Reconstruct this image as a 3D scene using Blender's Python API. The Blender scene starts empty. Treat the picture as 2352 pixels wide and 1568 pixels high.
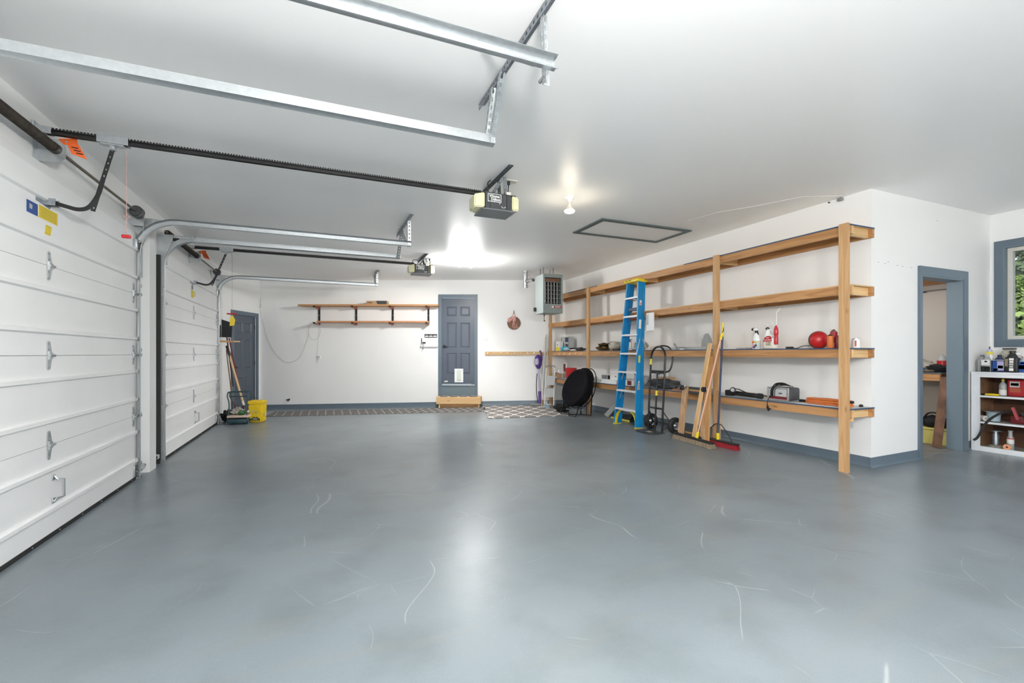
import bpy, bmesh, math, random
from mathutils import Matrix, Vector
random.seed(7)
SC = bpy.context.scene
COL = SC.collection
PI = math.pi
# ---------------- camera ----------------
cam = bpy.data.cameras.new('camera'); camo = bpy.data.objects.new('camera', cam); COL.objects.link(camo)
YAW = math.radians(22.78)
camo.location = (0, 0, 1.23); camo.rotation_euler = (PI/2, 0, -YAW)
cam.sensor_width = 36; cam.lens = 36*1050/2352; cam.shift_y = 27.5/2352; cam.clip_start = .02; cam.clip_end = 300
SC.camera = camo
# ---------------- world, sun, exposure ----------------
W = bpy.data.worlds.new('sky'); SC.world = W; W.use_nodes = True
wn = W.node_tree.nodes; wl = W.node_tree.links
sky = wn.new('ShaderNodeTexSky'); sky.sky_type = 'HOSEK_WILKIE'; sky.turbidity = 3.0; sky.ground_albedo = .3
sky.sun_direction = (-.45, -.62, .64)
mixw = wn.new('ShaderNodeMix'); mixw.data_type = 'RGBA'; mixw.inputs[0].default_value = .45
mixw.inputs[7].default_value = (.74, .86, 1.0, 1)
wl.new(sky.outputs[0], mixw.inputs[6]); wl.new(mixw.outputs[2], wn['Background'].inputs[0])
wn['Background'].inputs[1].default_value = 2.2
sun = bpy.data.lights.new('sun', 'SUN'); suno = bpy.data.objects.new('sun', sun); COL.objects.link(suno)
sun.energy = 9; sun.angle = .03; sun.color = (1, .95, .86)
suno.rotation_euler = Vector((-.72, .10, .69)).to_track_quat('Z', 'Y').to_euler()
VS = SC.view_settings
VS.view_transform = 'Standard'; VS.look = 'None'; VS.exposure = .42; VS.gamma = 1; VS.use_curve_mapping = False
SC.cycles.max_bounces = 7; SC.cycles.diffuse_bounces = 5; SC.cycles.glossy_bounces = 2; SC.cycles.transmission_bounces = 4; SC.cycles.adaptive_threshold = .05; SC.cycles.caustics_reflective = False; SC.cycles.caustics_refractive = False
LAMP_W = 150.0      # base power of the ceiling bulbs and the added fill lamps
LAMP_C = (1, .982, .95)

# ---------------- helpers ----------------
F = Vector((math.sin(YAW), math.cos(YAW), 0)); R = Vector((math.cos(YAW), -math.sin(YAW), 0))
BK = Matrix.Rotation(-YAW, 4, 'Z')          # frame of the back wall: x along the wall, y away from the room
def flz(x): return .0177*(x-5.49)           # the slab falls towards the garage doors
def V(*a): return Vector(a)
def orth(d):
    d = Vector(d).normalized(); h = V(0,0,1) if abs(d.z) < .9 else V(1,0,0)
    u = d.cross(h).normalized(); return u, u.cross(d).normalized()
class B:
    """collects shapes into one bmesh; T maps the local coordinates to world"""
    def __init__(s, T=None): s.b = bmesh.new(); s.T = T or Matrix.Identity(4)
    def v(s, p): return s.b.verts.new(s.T @ Vector(p))
    def f(s, vs):
        try: return s.b.faces.new(vs)
        except ValueError: return None
    def mesh(s, pts, faces):
        vs = [s.v(p) for p in pts]
        for q in faces: s.f([vs[i] for i in q])
        return s
    def box(s, a, c, M=None):
        x0,y0,z0 = a; x1,y1,z1 = c
        P = [Vector(p) for p in ((x0,y0,z0),(x1,y0,z0),(x1,y1,z0),(x0,y1,z0),(x0,y0,z1),(x1,y0,z1),(x1,y1,z1),(x0,y1,z1))]
        if M: P = [M @ p for p in P]
        return s.mesh(P, [(0,3,2,1),(4,5,6,7),(0,1,5,4),(1,2,6,5),(2,3,7,6),(3,0,4,7)])
    def cb(s, c, d, M=None):                    # box by centre and size
        return s.box([c[i]-d[i]/2 for i in range(3)], [c[i]+d[i]/2 for i in range(3)], M)
    def rbox(s, a, c, r, M=None, n=2):          # box with rounded edges
        t = bmesh.new(); bmesh.ops.create_cube(t, size=1)
        for w in t.verts: w.co = Vector([a[i]+(w.co[i]+.5)*(c[i]-a[i]) for i in range(3)])
        bmesh.ops.bevel(t, geom=t.edges[:], offset=r, segments=n, affect='EDGES', profile=.5)
        return s.add(t, M)
    def add(s, t, M=None):
        mp = {}
        for w in t.verts: mp[w] = s.v(M @ w.co if M else w.co)
        for q in t.faces: s.f([mp[w] for w in q.verts])
        t.free(); return s
    def bar(s, p0, p1, w, h, up=None):          # rectangular bar between two points
        p0, p1 = Vector(p0), Vector(p1); d = (p1-p0).normalized()
        if up is None: u, n = orth(d)
        else:
            n = Vector(up); u = d.cross(n).normalized(); n = u.cross(d).normalized()
        P = [p+u*a*w/2+n*b*h/2 for p in (p0,p1) for a,b in ((-1,-1),(1,-1),(1,1),(-1,1))]
        return s.mesh(P, [(0,1,2,3),(7,6,5,4),(0,4,5,1),(1,5,6,2),(2,6,7,3),(3,7,4,0)])
    def ring(s, c, u, n, r, k): return [s.v(c+u*math.cos(2*PI*i/k)*r+n*math.sin(2*PI*i/k)*r) for i in range(k)]
    def cyl(s, p0, p1, r, k=12, r2=None, cap=True):
        p0, p1 = Vector(p0), Vector(p1); u, n = orth(p1-p0)
        a = s.ring(p0,u,n,r,k); c = s.ring(p1,u,n,r if r2 is None else r2,k)
        for i in range(k): s.f([a[i],a[(i+1)%k],c[(i+1)%k],c[i]])
        if cap: s.f(a[::-1]); s.f(c)
        return s
    def tube(s, pts, r, k=6, closed=False, cap=True):
        pts = [Vector(p) for p in pts]; m = len(pts); rings = []; u = None
        for i, p in enumerate(pts):
            if closed: d = pts[(i+1)%m]-pts[i-1]
            else: d = pts[min(i+1,m-1)]-pts[max(i-1,0)]
            d.normalize()
            if u is None: u, n = orth(d)
            else:
                u = (u-d*u.dot(d)).normalized(); n = u.cross(d).normalized()
            rr = r[i] if isinstance(r, (list, tuple)) else r
            rings.append(s.ring(p,u,n,rr,k))
        for i in range(m if closed else m-1):
            a, c = rings[i], rings[(i+1)%m]
            for j in range(k): s.f([a[j],a[(j+1)%k],c[(j+1)%k],c[j]])
        if cap and not closed: s.f(rings[0][::-1]); s.f(rings[-1])
        return s
    def lathe(s, prof, M=None, k=16, sx=1, sy=1, cap=True):   # prof [(r, z)], turned about z
        M = M or Matrix.Identity(4); rings = []
        for r, z in prof: rings.append([s.v(M @ V(math.cos(2*PI*i/k)*r*sx, math.sin(2*PI*i/k)*r*sy, z)) for i in range(k)])
        for a, c in zip(rings, rings[1:]):
            for i in range(k): s.f([a[i],a[(i+1)%k],c[(i+1)%k],c[i]])
        if cap:
            if prof[0][0] > 1e-5: s.f(rings[0][::-1])
            if prof[-1][0] > 1e-5: s.f(rings[-1])
        return s
    def prism(s, poly, h, M=None):              # polygon in xy pushed along z by h
        M = M or Matrix.Identity(4); k = len(poly)
        a = [s.v(M @ V(x,y,0)) for x,y in poly]; c = [s.v(M @ V(x,y,h)) for x,y in poly]
        s.f(a[::-1]); s.f(c)
        for i in range(k): s.f([a[i],a[(i+1)%k],c[(i+1)%k],c[i]])
        return s
    def sweep(s, path, prof, B0):               # closed profile (n, b) along a planar path; b is the fixed direction B0
        path = [Vector(p) for p in path]; B0 = Vector(B0).normalized(); m = len(path); rings = []
        for i, p in enumerate(path):
            d = (path[min(i+1,m-1)]-path[max(i-1,0)]).normalized(); n = B0.cross(d).normalized()
            rings.append([s.v(p+n*x+B0*y) for x,y in prof])
        k = len(prof)
        for a, c in zip(rings, rings[1:]):
            for j in range(k): s.f([a[j],a[(j+1)%k],c[(j+1)%k],c[j]])
        s.f(rings[0][::-1]); s.f(rings[-1]); return s
    def perf(s, p0, p1, w, nrm, pitch=.038, hw=.4, hl=.5, th=.0025, rows=1):  # strip punched with a row of slots
        p0, p1, w, nrm = Vector(p0), Vector(p1), Vector(w), Vector(nrm).normalized()
        L = (p1-p0).length; d = (p1-p0)/L; n = max(1, int(L/pitch)); st = L/n
        for q in range(rows):
            wa = w/rows*q; wb = w/rows
            for i in range(n):
                A = p0+d*st*i+wa; Q = []
                for t in (0, th):
                    o = A+nrm*t
                    Q += [o, o+d*st, o+d*st+wb, o+wb]
                    l0, l1 = st*(1-hl)/2, st*(1+hl)/2; w0, w1 = wb*(1-hw)/2, wb*(1+hw)/2
                    Q += [o+d*l0+w0, o+d*l1+w0, o+d*l1+w1, o+d*l0+w1]
                fs = [(0,1,5,4),(1,2,6,5),(2,3,7,6),(3,0,4,7)]
                fs = [t[::-1] for t in fs]+[tuple(x+8 for x in t) for t in fs]+[(4,5,13,12),(5,6,14,13),(6,7,15,14),(7,4,12,15),(0,8,9,1),(3,2,10,11)]
                s.mesh(Q, fs)
        return s
    def build(s, name, mat, parent=None, smooth=False, label=None):
        if parent is not None:
            Mi = parent.matrix_basis.inverted()
            pp = parent.parent
            while pp is not None: Mi = Mi @ pp.matrix_basis.inverted(); pp = pp.parent
            bmesh.ops.transform(s.b, matrix=Mi, verts=s.b.verts)
        bmesh.ops.recalc_face_normals(s.b, faces=s.b.faces)
        me = bpy.data.meshes.new(name); s.b.to_mesh(me); s.b.free()
        if smooth:
            for p in me.polygons: p.use_smooth = True
            try: me.set_sharp_from_angle(angle=math.radians(38))
            except Exception: pass
        for m in (mat if isinstance(mat, (list, tuple)) else [mat]): me.materials.append(m)
        o = bpy.data.objects.new(name, me); COL.objects.link(o)
        if parent is not None: o.parent = parent
        if label: o['label'] = label
        return o
def tag(o, label, cat=None, group=None, kind=None):
    o['label'] = label
    if cat: o['category'] = cat
    if group: o['group'] = group
    if kind: o['kind'] = kind
    return o
def thing(name, label, cat, loc=(0,0,0), rz=0, group=None, M=None):
    o = bpy.data.objects.new(name, None); COL.objects.link(o); o.empty_display_size = .05
    if M is not None: o.matrix_basis = M
    else: o.location = loc; o.rotation_euler = (0,0,rz); o.matrix_basis = Matrix.Translation(loc) @ Matrix.Rotation(rz,4,'Z')
    return tag(o, label, cat, group)
def struct(o, label): o['kind'] = 'structure'; o['label'] = label; return o
def TR(x, y, z, rz=0, rx=0, ry=0): return Matrix.Translation((x,y,z)) @ Matrix.Rotation(rz,4,'Z') @ Matrix.Rotation(rx,4,'X') @ Matrix.Rotation(ry,4,'Y')
def frame_z(p, d, x=None):                      # matrix with its z axis along d at point p
    d = Vector(d).normalized()
    if x is None: u, n = orth(d); u = n
    else: u = Vector(x); u = (u-d*u.dot(d)).normalized()
    n = d.cross(u); M = Matrix.Identity(4)
    for i in range(3): M[i][0], M[i][1], M[i][2], M[i][3] = u[i], n[i], d[i], p[i]
    return M
def copy_tree(o, parent=None):
    c = o.copy(); COL.objects.link(c); c.parent = parent
    for ch in o.children: copy_tree(ch, c)
    return c
def arc(c, r, a0, a1, n, ax='xz'):
    out = []
    for i in range(n+1):
        a = math.radians(a0+(a1-a0)*i/n); x, y = r*math.cos(a), r*math.sin(a)
        p = list(c)
        if ax == 'xz': p[0] += x; p[2] += y
        elif ax == 'xy': p[0] += x; p[1] += y
        else: p[1] += x; p[2] += y
        out.append(tuple(p))
    return out
def bez(pts, n=8):                              # smooth curve through points (Catmull-Rom)
    P = [Vector(p) for p in pts]; P = [P[0]*2-P[1]]+P+[P[-1]*2-P[-2]]; out = []
    for i in range(1, len(P)-2):
        for j in range(n):
            t = j/n; a,b,c,d = P[i-1],P[i],P[i+1],P[i+2]
            out.append(.5*((2*b)+(c-a)*t+(2*a-5*b+4*c-d)*t*t+(3*b-a-3*c+d)*t**3))
    return out+[P[-2]]
# ---------------- materials ----------------
def mat(name, col, rough=.5, metal=0, spec=.5, bump=0, bscale=60, var=0, vscale=4, coat=0, emit=None, estr=0, trans=0, ior=1.45, alpha=1, rvar=0):
    m = bpy.data.materials.new(name); m.use_nodes = True; nt = m.node_tree; p = nt.nodes['Principled BSDF']
    p.inputs['Base Color'].default_value = (*col, 1); p.inputs['Roughness'].default_value = rough; p.inputs['Metallic'].default_value = metal
    p.inputs['Specular IOR Level'].default_value = spec; p.inputs['Coat Weight'].default_value = coat
    if trans: p.inputs['Transmission Weight'].default_value = trans; p.inputs['IOR'].default_value = ior
    if alpha < 1: p.inputs['Alpha'].default_value = alpha
    if emit: p.inputs['Emission Color'].default_value = (*emit, 1); p.inputs['Emission Strength'].default_value = estr
    if bump or var or rvar:
        tc = nt.nodes.new('ShaderNodeTexCoord')
    if bump:
        n = nt.nodes.new('ShaderNodeTexNoise'); n.inputs['Scale'].default_value = bscale; n.inputs['Detail'].default_value = 3
        b = nt.nodes.new('ShaderNodeBump'); b.inputs['Strength'].default_value = bump; b.inputs['Distance'].default_value = .01
        nt.links.new(tc.outputs['Object'], n.inputs['Vector']); nt.links.new(n.outputs['Fac'], b.inputs['Height']); nt.links.new(b.outputs['Normal'], p.inputs['Normal'])
    if var or rvar:
        n = nt.nodes.new('ShaderNodeTexNoise'); n.inputs['Scale'].default_value = vscale; n.inputs['Detail'].default_value = 5
        nt.links.new(tc.outputs['Object'], n.inputs['Vector'])
        if var:
            mr = nt.nodes.new('ShaderNodeMapRange'); mr.inputs[1].default_value = .3; mr.inputs[2].default_value = .7; mr.inputs[3].default_value = 1-var; mr.inputs[4].default_value = 1+var
            mx = nt.nodes.new('ShaderNodeVectorMath'); mx.operation = 'SCALE'; mx.inputs[0].default_value = col
            nt.links.new(n.outputs['Fac'], mr.inputs[0]); nt.links.new(mr.outputs[0], mx.inputs['Scale']); nt.links.new(mx.outputs[0], p.inputs['Base Color'])
        if rvar:
            mr = nt.nodes.new('ShaderNodeMapRange'); mr.inputs[1].default_value = .3; mr.inputs[2].default_value = .7; mr.inputs[3].default_value = rough-rvar; mr.inputs[4].default_value = rough+rvar
            nt.links.new(n.outputs['Fac'], mr.inputs[0]); nt.links.new(mr.outputs[0], p.inputs['Roughness'])
    return m
def wood(name, c0, c1, axis, rough=.55, scale=1.0, rings=9):
    m = bpy.data.materials.new(name); m.use_nodes = True; nt = m.node_tree; p = nt.nodes['Principled BSDF']; N = nt.nodes.new; Lk = nt.links.new
    tc = N('ShaderNodeTexCoord'); mp = N('ShaderNodeMapping'); s = [rings*scale]*3; s['xyz'.index(axis)] = .55*scale
    oi = N('ShaderNodeObjectInfo'); ad = N('ShaderNodeVectorMath'); ad.operation = 'MULTIPLY_ADD'
    cmb = N('ShaderNodeCombineXYZ')
    for i in range(3): Lk(oi.outputs['Random'], cmb.inputs[i])
    ad.inputs[1].default_value = (7, 5, 9); Lk(cmb.outputs[0], ad.inputs[0]); Lk(tc.outputs['Object'], ad.inputs[2])
    mp.inputs['Scale'].default_value = s; Lk(ad.outputs[0], mp.inputs[0])
    n = N('ShaderNodeTexNoise'); n.inputs['Scale'].default_value = 1.3; n.inputs['Detail'].default_value = 3; n.inputs['Distortion'].default_value = .6; Lk(mp.outputs[0], n.inputs['Vector'])
    w = N('ShaderNodeMath'); w.operation = 'MULTIPLY'; w.inputs[1].default_value = 26; Lk(n.outputs['Fac'], w.inputs[0])
    sn = N('ShaderNodeMath'); sn.operation = 'SINE'; Lk(w.outputs[0], sn.inputs[0])
    n2 = N('ShaderNodeTexNoise'); n2.inputs['Scale'].default_value = 9; n2.inputs['Detail'].default_value = 4; Lk(mp.outputs[0], n2.inputs['Vector'])
    mr = N('ShaderNodeMapRange'); mr.inputs[1].default_value = -1; mr.inputs[2].default_value = 1; mr.inputs[3].default_value = .2; mr.inputs[4].default_value = .75; Lk(sn.outputs[0], mr.inputs[0])
    a = N('ShaderNodeMath'); a.operation = 'MULTIPLY_ADD'; a.inputs[1].default_value = .55; Lk(n2.outputs['Fac'], a.inputs[0]); Lk(mr.outputs[0], a.inputs[2])
    cr = N('ShaderNodeMix'); cr.data_type = 'RGBA'; cr.inputs[6].default_value = (*c0, 1); cr.inputs[7].default_value = (*c1, 1)
    sb = N('ShaderNodeMath'); sb.operation = 'SUBTRACT'; sb.inputs[1].default_value = .25; sb.use_clamp = True; Lk(a.outputs[0], sb.inputs[0]); Lk(sb.outputs[0], cr.inputs[0])
    # knots
    vo = N('ShaderNodeTexVoronoi'); vo.inputs['Scale'].default_value = 1
    mp2 = N('ShaderNodeMapping'); s2 = [9]*3; s2['xyz'.index(axis)] = 2.6; mp2.inputs['Scale'].default_value = s2; Lk(ad.outputs[0], mp2.inputs[0]); Lk(mp2.outputs[0], vo.inputs['Vector'])
    kr = N('ShaderNodeMapRange'); kr.inputs[1].default_value = .05; kr.inputs[2].default_value = .13; kr.inputs[3].default_value = .6; kr.inputs[4].default_value = 0; Lk(vo.outputs['Distance'], kr.inputs[0])
    k2 = N('ShaderNodeMix'); k2.data_type = 'RGBA'; k2.inputs[7].default_value = (c1[0]*.35, c1[1]*.28, c1[2]*.25, 1); Lk(cr.outputs[2], k2.inputs[6]); Lk(kr.outputs[0], k2.inputs[0])
    # board to board tint
    hv = N('ShaderNodeHueSaturation'); mv = N('ShaderNodeMapRange'); mv.inputs[3].default_value = .86; mv.inputs[4].default_value = 1.12; Lk(oi.outputs['Random'], mv.inputs[0]); Lk(mv.outputs[0], hv.inputs['Value']); Lk(k2.outputs[2], hv.inputs['Color'])
    Lk(hv.outputs[0], p.inputs['Base Color']); p.inputs['Roughness'].default_value = rough
    return m
M = {}
def paint(k, *a, **kw): M[k] = mat(k, *a, **kw)
paint('wall', (.86,.86,.855), .5, spec=.35, var=.015, vscale=1.5)
paint('ceil', (.92,.92,.915), .38, spec=.5)
paint('patch', (.93,.93,.92), .45)
paint('trimblue', (.115,.155,.195), .4, var=.05, vscale=3)
paint('doorblue', (.085,.105,.14), .33, var=.04, vscale=3)
paint('riser', (.135,.18,.205), .55, bump=.1, bscale=300)
paint('jambblue', (.15,.2,.245), .45, bump=.12, bscale=320)
paint('shelfblue', (.03,.075,.16), .5)
paint('shelfdark', (.075,.09,.11), .5)
paint('white', (.82,.83,.83), .38)
paint('gdoor', (.90,.905,.91), .4, var=.02, vscale=2)
paint('offwhite', (.72,.70,.64), .5)
paint('cabwhite', (.74,.77,.80), .45, var=.05, vscale=5)
paint('galv', (.50,.53,.55), .40, .85, var=.07, vscale=38, rvar=.05)
paint('galvd', (.30,.33,.36), .45, .8, var=.2, vscale=30)
paint('steel', (.62,.63,.64), .28, 1, var=.08, vscale=40)
paint('chrome', (.75,.76,.78), .12, 1)
paint('alu', (.70,.71,.74), .38, .75, var=.06, vscale=50)
paint('aluw', (.66,.67,.70), .5, .2)
paint('black', (.012,.012,.013), .45)
paint('blackmat', (.012,.012,.014), .8, bump=.3, bscale=90)
paint('blackgloss', (.012,.012,.013), .22)
paint('rubber', (.018,.018,.019), .7)
paint('tire', (.022,.022,.024), .75, bump=.2, bscale=70)
paint('plush', (.006,.006,.008), .95, bump=.5, bscale=45, var=.4, vscale=12, spec=.2)
paint('darkgrey', (.055,.058,.062), .5, var=.1, vscale=20)
paint('grey', (.21,.22,.23), .55)
paint('lightgrey', (.47,.49,.49), .55)
paint('spring', (.05,.042,.035), .5, .6, var=.3, vscale=25)
paint('shaft', (.16,.14,.11), .45, .8, var=.2, vscale=25)
paint('orange', (.80,.13,.02), .5)
paint('brick', (.42,.10,.045), .5)
paint('red', (.48,.015,.02), .35)
paint('redm', (.40,.02,.03), .5, var=.12, vscale=30)
paint('darkred', (.16,.012,.018), .45)
paint('yellow', (.80,.60,.02), .4)
paint('bucket', (.83,.58,.012), .35)
paint('lemon', (.78,.68,.06), .55)
paint('blue', (.012,.07,.30), .45)
paint('navy', (.02,.035,.10), .45)
paint('ladder', (.006,.245,.56), .33, var=.06, vscale=8)
paint('teal', (.01,.30,.36), .45)
paint('sky', (.01,.42,.62), .45)
paint('cream', (.74,.71,.50), .4)
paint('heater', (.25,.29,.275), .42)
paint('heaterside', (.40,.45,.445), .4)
paint('purple', (.075,.03,.22), .3)
paint('lilac', (.45,.42,.62), .35)
paint('pink', (.72,.38,.35), .6)
paint('brown', (.19,.085,.045), .6, var=.2, vscale=25)
paint('card', (.46,.30,.165), .75, var=.08, vscale=20)
paint('straw', (.30,.235,.16), .85, bump=.8, bscale=160, var=.35, vscale=60)
paint('redbrush', (.32,.012,.022), .85, bump=.8, bscale=160, var=.35, vscale=60)
paint('green', (.015,.075,.06), .4)
paint('tealdark', (.02,.06,.075), .4)
paint('moss', (.03,.12,.03), .5)
paint('bronze', (.10,.065,.02), .3, .5, var=.4, vscale=30)
paint('clearbag', (.62,.61,.56), .3, var=.2, vscale=40, alpha=.75)
paint('plasticbag', (.42,.40,.34), .35, var=.35, vscale=35)
paint('copperw', (.56,.28,.15), .5)
paint('orangecord', (.62,.17,.04), .5)
paint('paleblue', (.38,.48,.54), .4)
paint('bulb', (1,1,1), .3, emit=(1,.93,.80), estr=9)
paint('bulbw', (1,1,1), .3, emit=(1,.98,.95), estr=30)
paint('lens', (.78,.76,.50), .35)
paint('glass', (1,1,1), .02, trans=1, ior=1.45, spec=.5)
paint('bottleclear', (.9,.93,.93), .12, trans=.85, ior=1.2)
paint('bottlegrey', (.36,.37,.38), .35)
paint('bottleteal', (.02,.25,.28), .25)
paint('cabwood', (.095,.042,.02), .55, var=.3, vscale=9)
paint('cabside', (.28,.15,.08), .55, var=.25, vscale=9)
paint('dust', (.33,.30,.26), .85, var=.3, vscale=20)
paint('yellowbin', (.62,.55,.17), .5, var=.1, vscale=6)
paint('shopwall', (.55,.51,.46), .6, bump=.05, bscale=160)
paint('shopfloor', (.20,.19,.18), .7, var=.2, vscale=4)
paint('boardbrown', (.17,.09,.055), .6, var=.35, vscale=9)
paint('paper', (.80,.80,.78), .6)
paint('ash', (.50,.49,.47), .6)
paint('handlewood', (.66,.47,.25), .5, var=.08, vscale=30)
paint('handlepeach', (.72,.40,.26), .45, var=.05, vscale=30)
paint('bark', (.10,.075,.055), .9)
paint('leaf', (.07,.115,.02), .7, var=.4, vscale=6)
paint('leafd', (.028,.055,.018), .8, var=.4, vscale=6)
paint('grass', (.10,.16,.04), .9, var=.3, vscale=3)
for ax in 'xyz':
    M['fir'+ax] = wood('fir'+ax, *(((.64,.40,.20), (.47,.26,.11)) if ax == 'z' else ((.58,.315,.135), (.37,.165,.055))), ax)
    M['pale'+ax] = wood('pale'+ax, (.76,.53,.28), (.60,.35,.14), ax)
    M['tan'+ax] = wood('tan'+ax, (.58,.33,.13), (.44,.22,.08), ax)
    M['grain'+ax] = wood('grain'+ax, (.55,.36,.21), (.36,.20,.10), ax, rings=14)
M['ply'] = wood('ply', (.70,.50,.27), (.58,.36,.17), 'y', rings=5)
M['plyorange'] = wood('plyorange', (.50,.22,.08), (.38,.14,.045), 'y', rings=5)
M['redwood'] = wood('redwood', (.46,.21,.11), (.34,.13,.06), 'x', rings=10)
def floor_mat():
    m = bpy.data.materials.new('epoxy floor'); m.use_nodes = True; nt = m.node_tree; p = nt.nodes['Principled BSDF']; N = nt.nodes.new; Lk = nt.links.new
    tc = N('ShaderNodeTexCoord')
    def noise(sc, det=4, dist=0, vec=None):
        n = N('ShaderNodeTexNoise'); n.inputs['Scale'].default_value = sc; n.inputs['Detail'].default_value = det; n.inputs['Distortion'].default_value = dist
        Lk(vec or tc.outputs['Object'], n.inputs['Vector']); return n
    def ramp(src, a, b, c, d):
        r = N('ShaderNodeMapRange'); r.inputs[1].default_value = a; r.inputs[2].default_value = b; r.inputs[3].default_value = c; r.inputs[4].default_value = d; Lk(src, r.inputs[0]); return r.outputs[0]
    def mix(f, a, b):
        x = N('ShaderNodeMix'); x.data_type = 'RGBA'; Lk(f, x.inputs[0])
        for k, s in ((6,a),(7,b)):
            if isinstance(s, tuple): x.inputs[k].default_value = (*s, 1)
            else: Lk(s, x.inputs[k])
        return x.outputs[2]
    big = noise(.55, 3); mid = noise(2.6, 5); fine = noise(140, 2)
    c = mix(ramp(big.outputs['Fac'], .35, .65, 0, 1), (.155,.186,.208), (.205,.240,.264))
    c = mix(ramp(mid.outputs['Fac'], .48, .72, 0, .55), c, (.128,.147,.160))
    c = mix(ramp(fine.outputs['Fac'], .45, .75, 0, .10), c, (.34,.37,.38))
    # worn brownish tracks and fine scratches that run with the cars
    mp = N('ShaderNodeMapping'); mp.inputs['Scale'].default_value = (.8, 5, 1); mp.inputs['Rotation'].default_value = (0,0,.25); Lk(tc.outputs['Object'], mp.inputs[0])
    st = noise(1.1, 4, .4, mp.outputs[0]); c = mix(ramp(st.outputs['Fac'], .58, .74, 0, .30), c, (.215,.203,.180))
    def scratch(c, sc, w, gs, g0, amt, seed, col):
        vo = N('ShaderNodeTexVoronoi'); vo.feature = 'DISTANCE_TO_EDGE'; vo.inputs['Scale'].default_value = sc
        ofs = N('ShaderNodeVectorMath'); ofs.operation = 'ADD'; ofs.inputs[1].default_value = (seed*3.7, seed*1.3, 0); Lk(tc.outputs['Object'], ofs.inputs[0])
        nz = noise(1.4, 1, 0, ofs.outputs[0]); ad = N('ShaderNodeVectorMath'); ad.operation = 'MULTIPLY_ADD'; ad.inputs[1].default_value = (.5,.5,0); Lk(nz.outputs['Color'], ad.inputs[0]); Lk(ofs.outputs[0], ad.inputs[2]); Lk(ad.outputs[0], vo.inputs['Vector'])
        gt = noise(gs, 1, 0, ofs.outputs[0]); g = N('ShaderNodeMath'); g.operation = 'MULTIPLY'; Lk(ramp(vo.outputs['Distance'], 0, w, amt, 0), g.inputs[0]); Lk(ramp(gt.outputs['Fac'], g0, g0+.06, 0, 1), g.inputs[1])
        return mix(g.outputs[0], c, col)
    c = scratch(c, .85, .0034, 1.7, .53, .55, 1, (.47,.50,.51)); c = scratch(c, 1.9, .0045, 2.4, .57, .45, 2, (.44,.47,.48)); c = scratch(c, .6, .0018, .9, .60, .6, 5, (.08,.085,.09))
    # small dark chips
    vd = N('ShaderNodeTexVoronoi'); vd.inputs['Scale'].default_value = 2.1; Lk(tc.outputs['Object'], vd.inputs['Vector']); gd = noise(1.3, 1); gg = N('ShaderNodeMath'); gg.operation = 'MULTIPLY'; Lk(ramp(vd.outputs['Distance'], .012, .022, .7, 0), gg.inputs[0]); Lk(ramp(gd.outputs['Fac'], .54, .58, 0, 1), gg.inputs[1]); c = mix(gg.outputs[0], c, (.075,.078,.08))
    Lk(c, p.inputs['Base Color'])
    r = N('ShaderNodeMath'); r.operation = 'MULTIPLY_ADD'; r.inputs[1].default_value = .12; rn = noise(1.7, 2); Lk(rn.outputs['Fac'], r.inputs[0]); r.inputs[2].default_value = .25; Lk(r.outputs[0], p.inputs['Roughness'])
    p.inputs['Specular IOR Level'].default_value = .5
    bp = N('ShaderNodeBump'); bp.inputs['Strength'].default_value = .06; bp.inputs['Distance'].default_value = .01; b2 = noise(22, 3); Lk(b2.outputs['Fac'], bp.inputs['Height']); Lk(bp.outputs[0], p.inputs['Normal'])
    return m
M['floor'] = floor_mat()
# ================= room shell =================
CZ = 3.01
def wall_grid(b, u0, u1, z0, z1, v0, v1, holes, ax):
    us = sorted({u0,u1,*[h[0] for h in holes],*[h[1] for h in holes]}); zs = sorted({z0,z1,*[h[2] for h in holes],*[h[3] for h in holes]})
    for a, c in zip(us, us[1:]):
        for p, q in zip(zs, zs[1:]):
            if any(h[0]-1e-6 <= a and c <= h[1]+1e-6 and h[2]-1e-6 <= p and q <= h[3]+1e-6 for h in holes): continue
            b.box((a,v0,p),(c,v1,q)) if ax == 'x' else b.box((v0,a,p),(v1,c,q))
    bmesh.ops.remove_doubles(b.b, verts=b.b.verts, dist=1e-5)
    dup = [e for e in b.b.faces]; seen = {}
    for f in dup:
        k = tuple(sorted(v.index for v in f.verts))
        seen.setdefault(k, []).append(f)
    return b
b = B(); x0,x1,y0,y1 = -2.6,8.15,-3.4,13.2
b.mesh([(x0,y0,flz(x0)),(x1,y0,flz(x1)),(x1,y1,flz(x1)),(x0,y1,flz(x0)),(x0,y0,flz(x0)-.2),(x1,y0,flz(x1)-.2),(x1,y1,flz(x1)-.2),(x0,y1,flz(x0)-.2)],[(0,1,2,3),(4,7,6,5),(0,4,5,1),(1,5,6,2),(2,6,7,3),(3,7,4,0)])
struct(b.build('floor', M['floor']), 'glossy blue grey painted concrete garage floor')
struct(B().box((-2.6,-3.4,CZ),(8.15,13.2,CZ+.15)).build('ceiling', M['ceil']), 'smooth painted white garage ceiling')
D0, D1, D2 = (-1.55,1.88), (2.98,6.13), (7.05,10.35)
TOPD = 2.47
b = B(); wall_grid(b, -3.4, 11.30, -.4, CZ, -2.05, -1.90, [(*D0,-.4,TOPD),(*D1,-.4,TOPD),(*D2,-.4,TOPD)], 'y')
struct(b.build('wall_left', M['wall']), 'white wall with the roll up garage doors')
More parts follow.
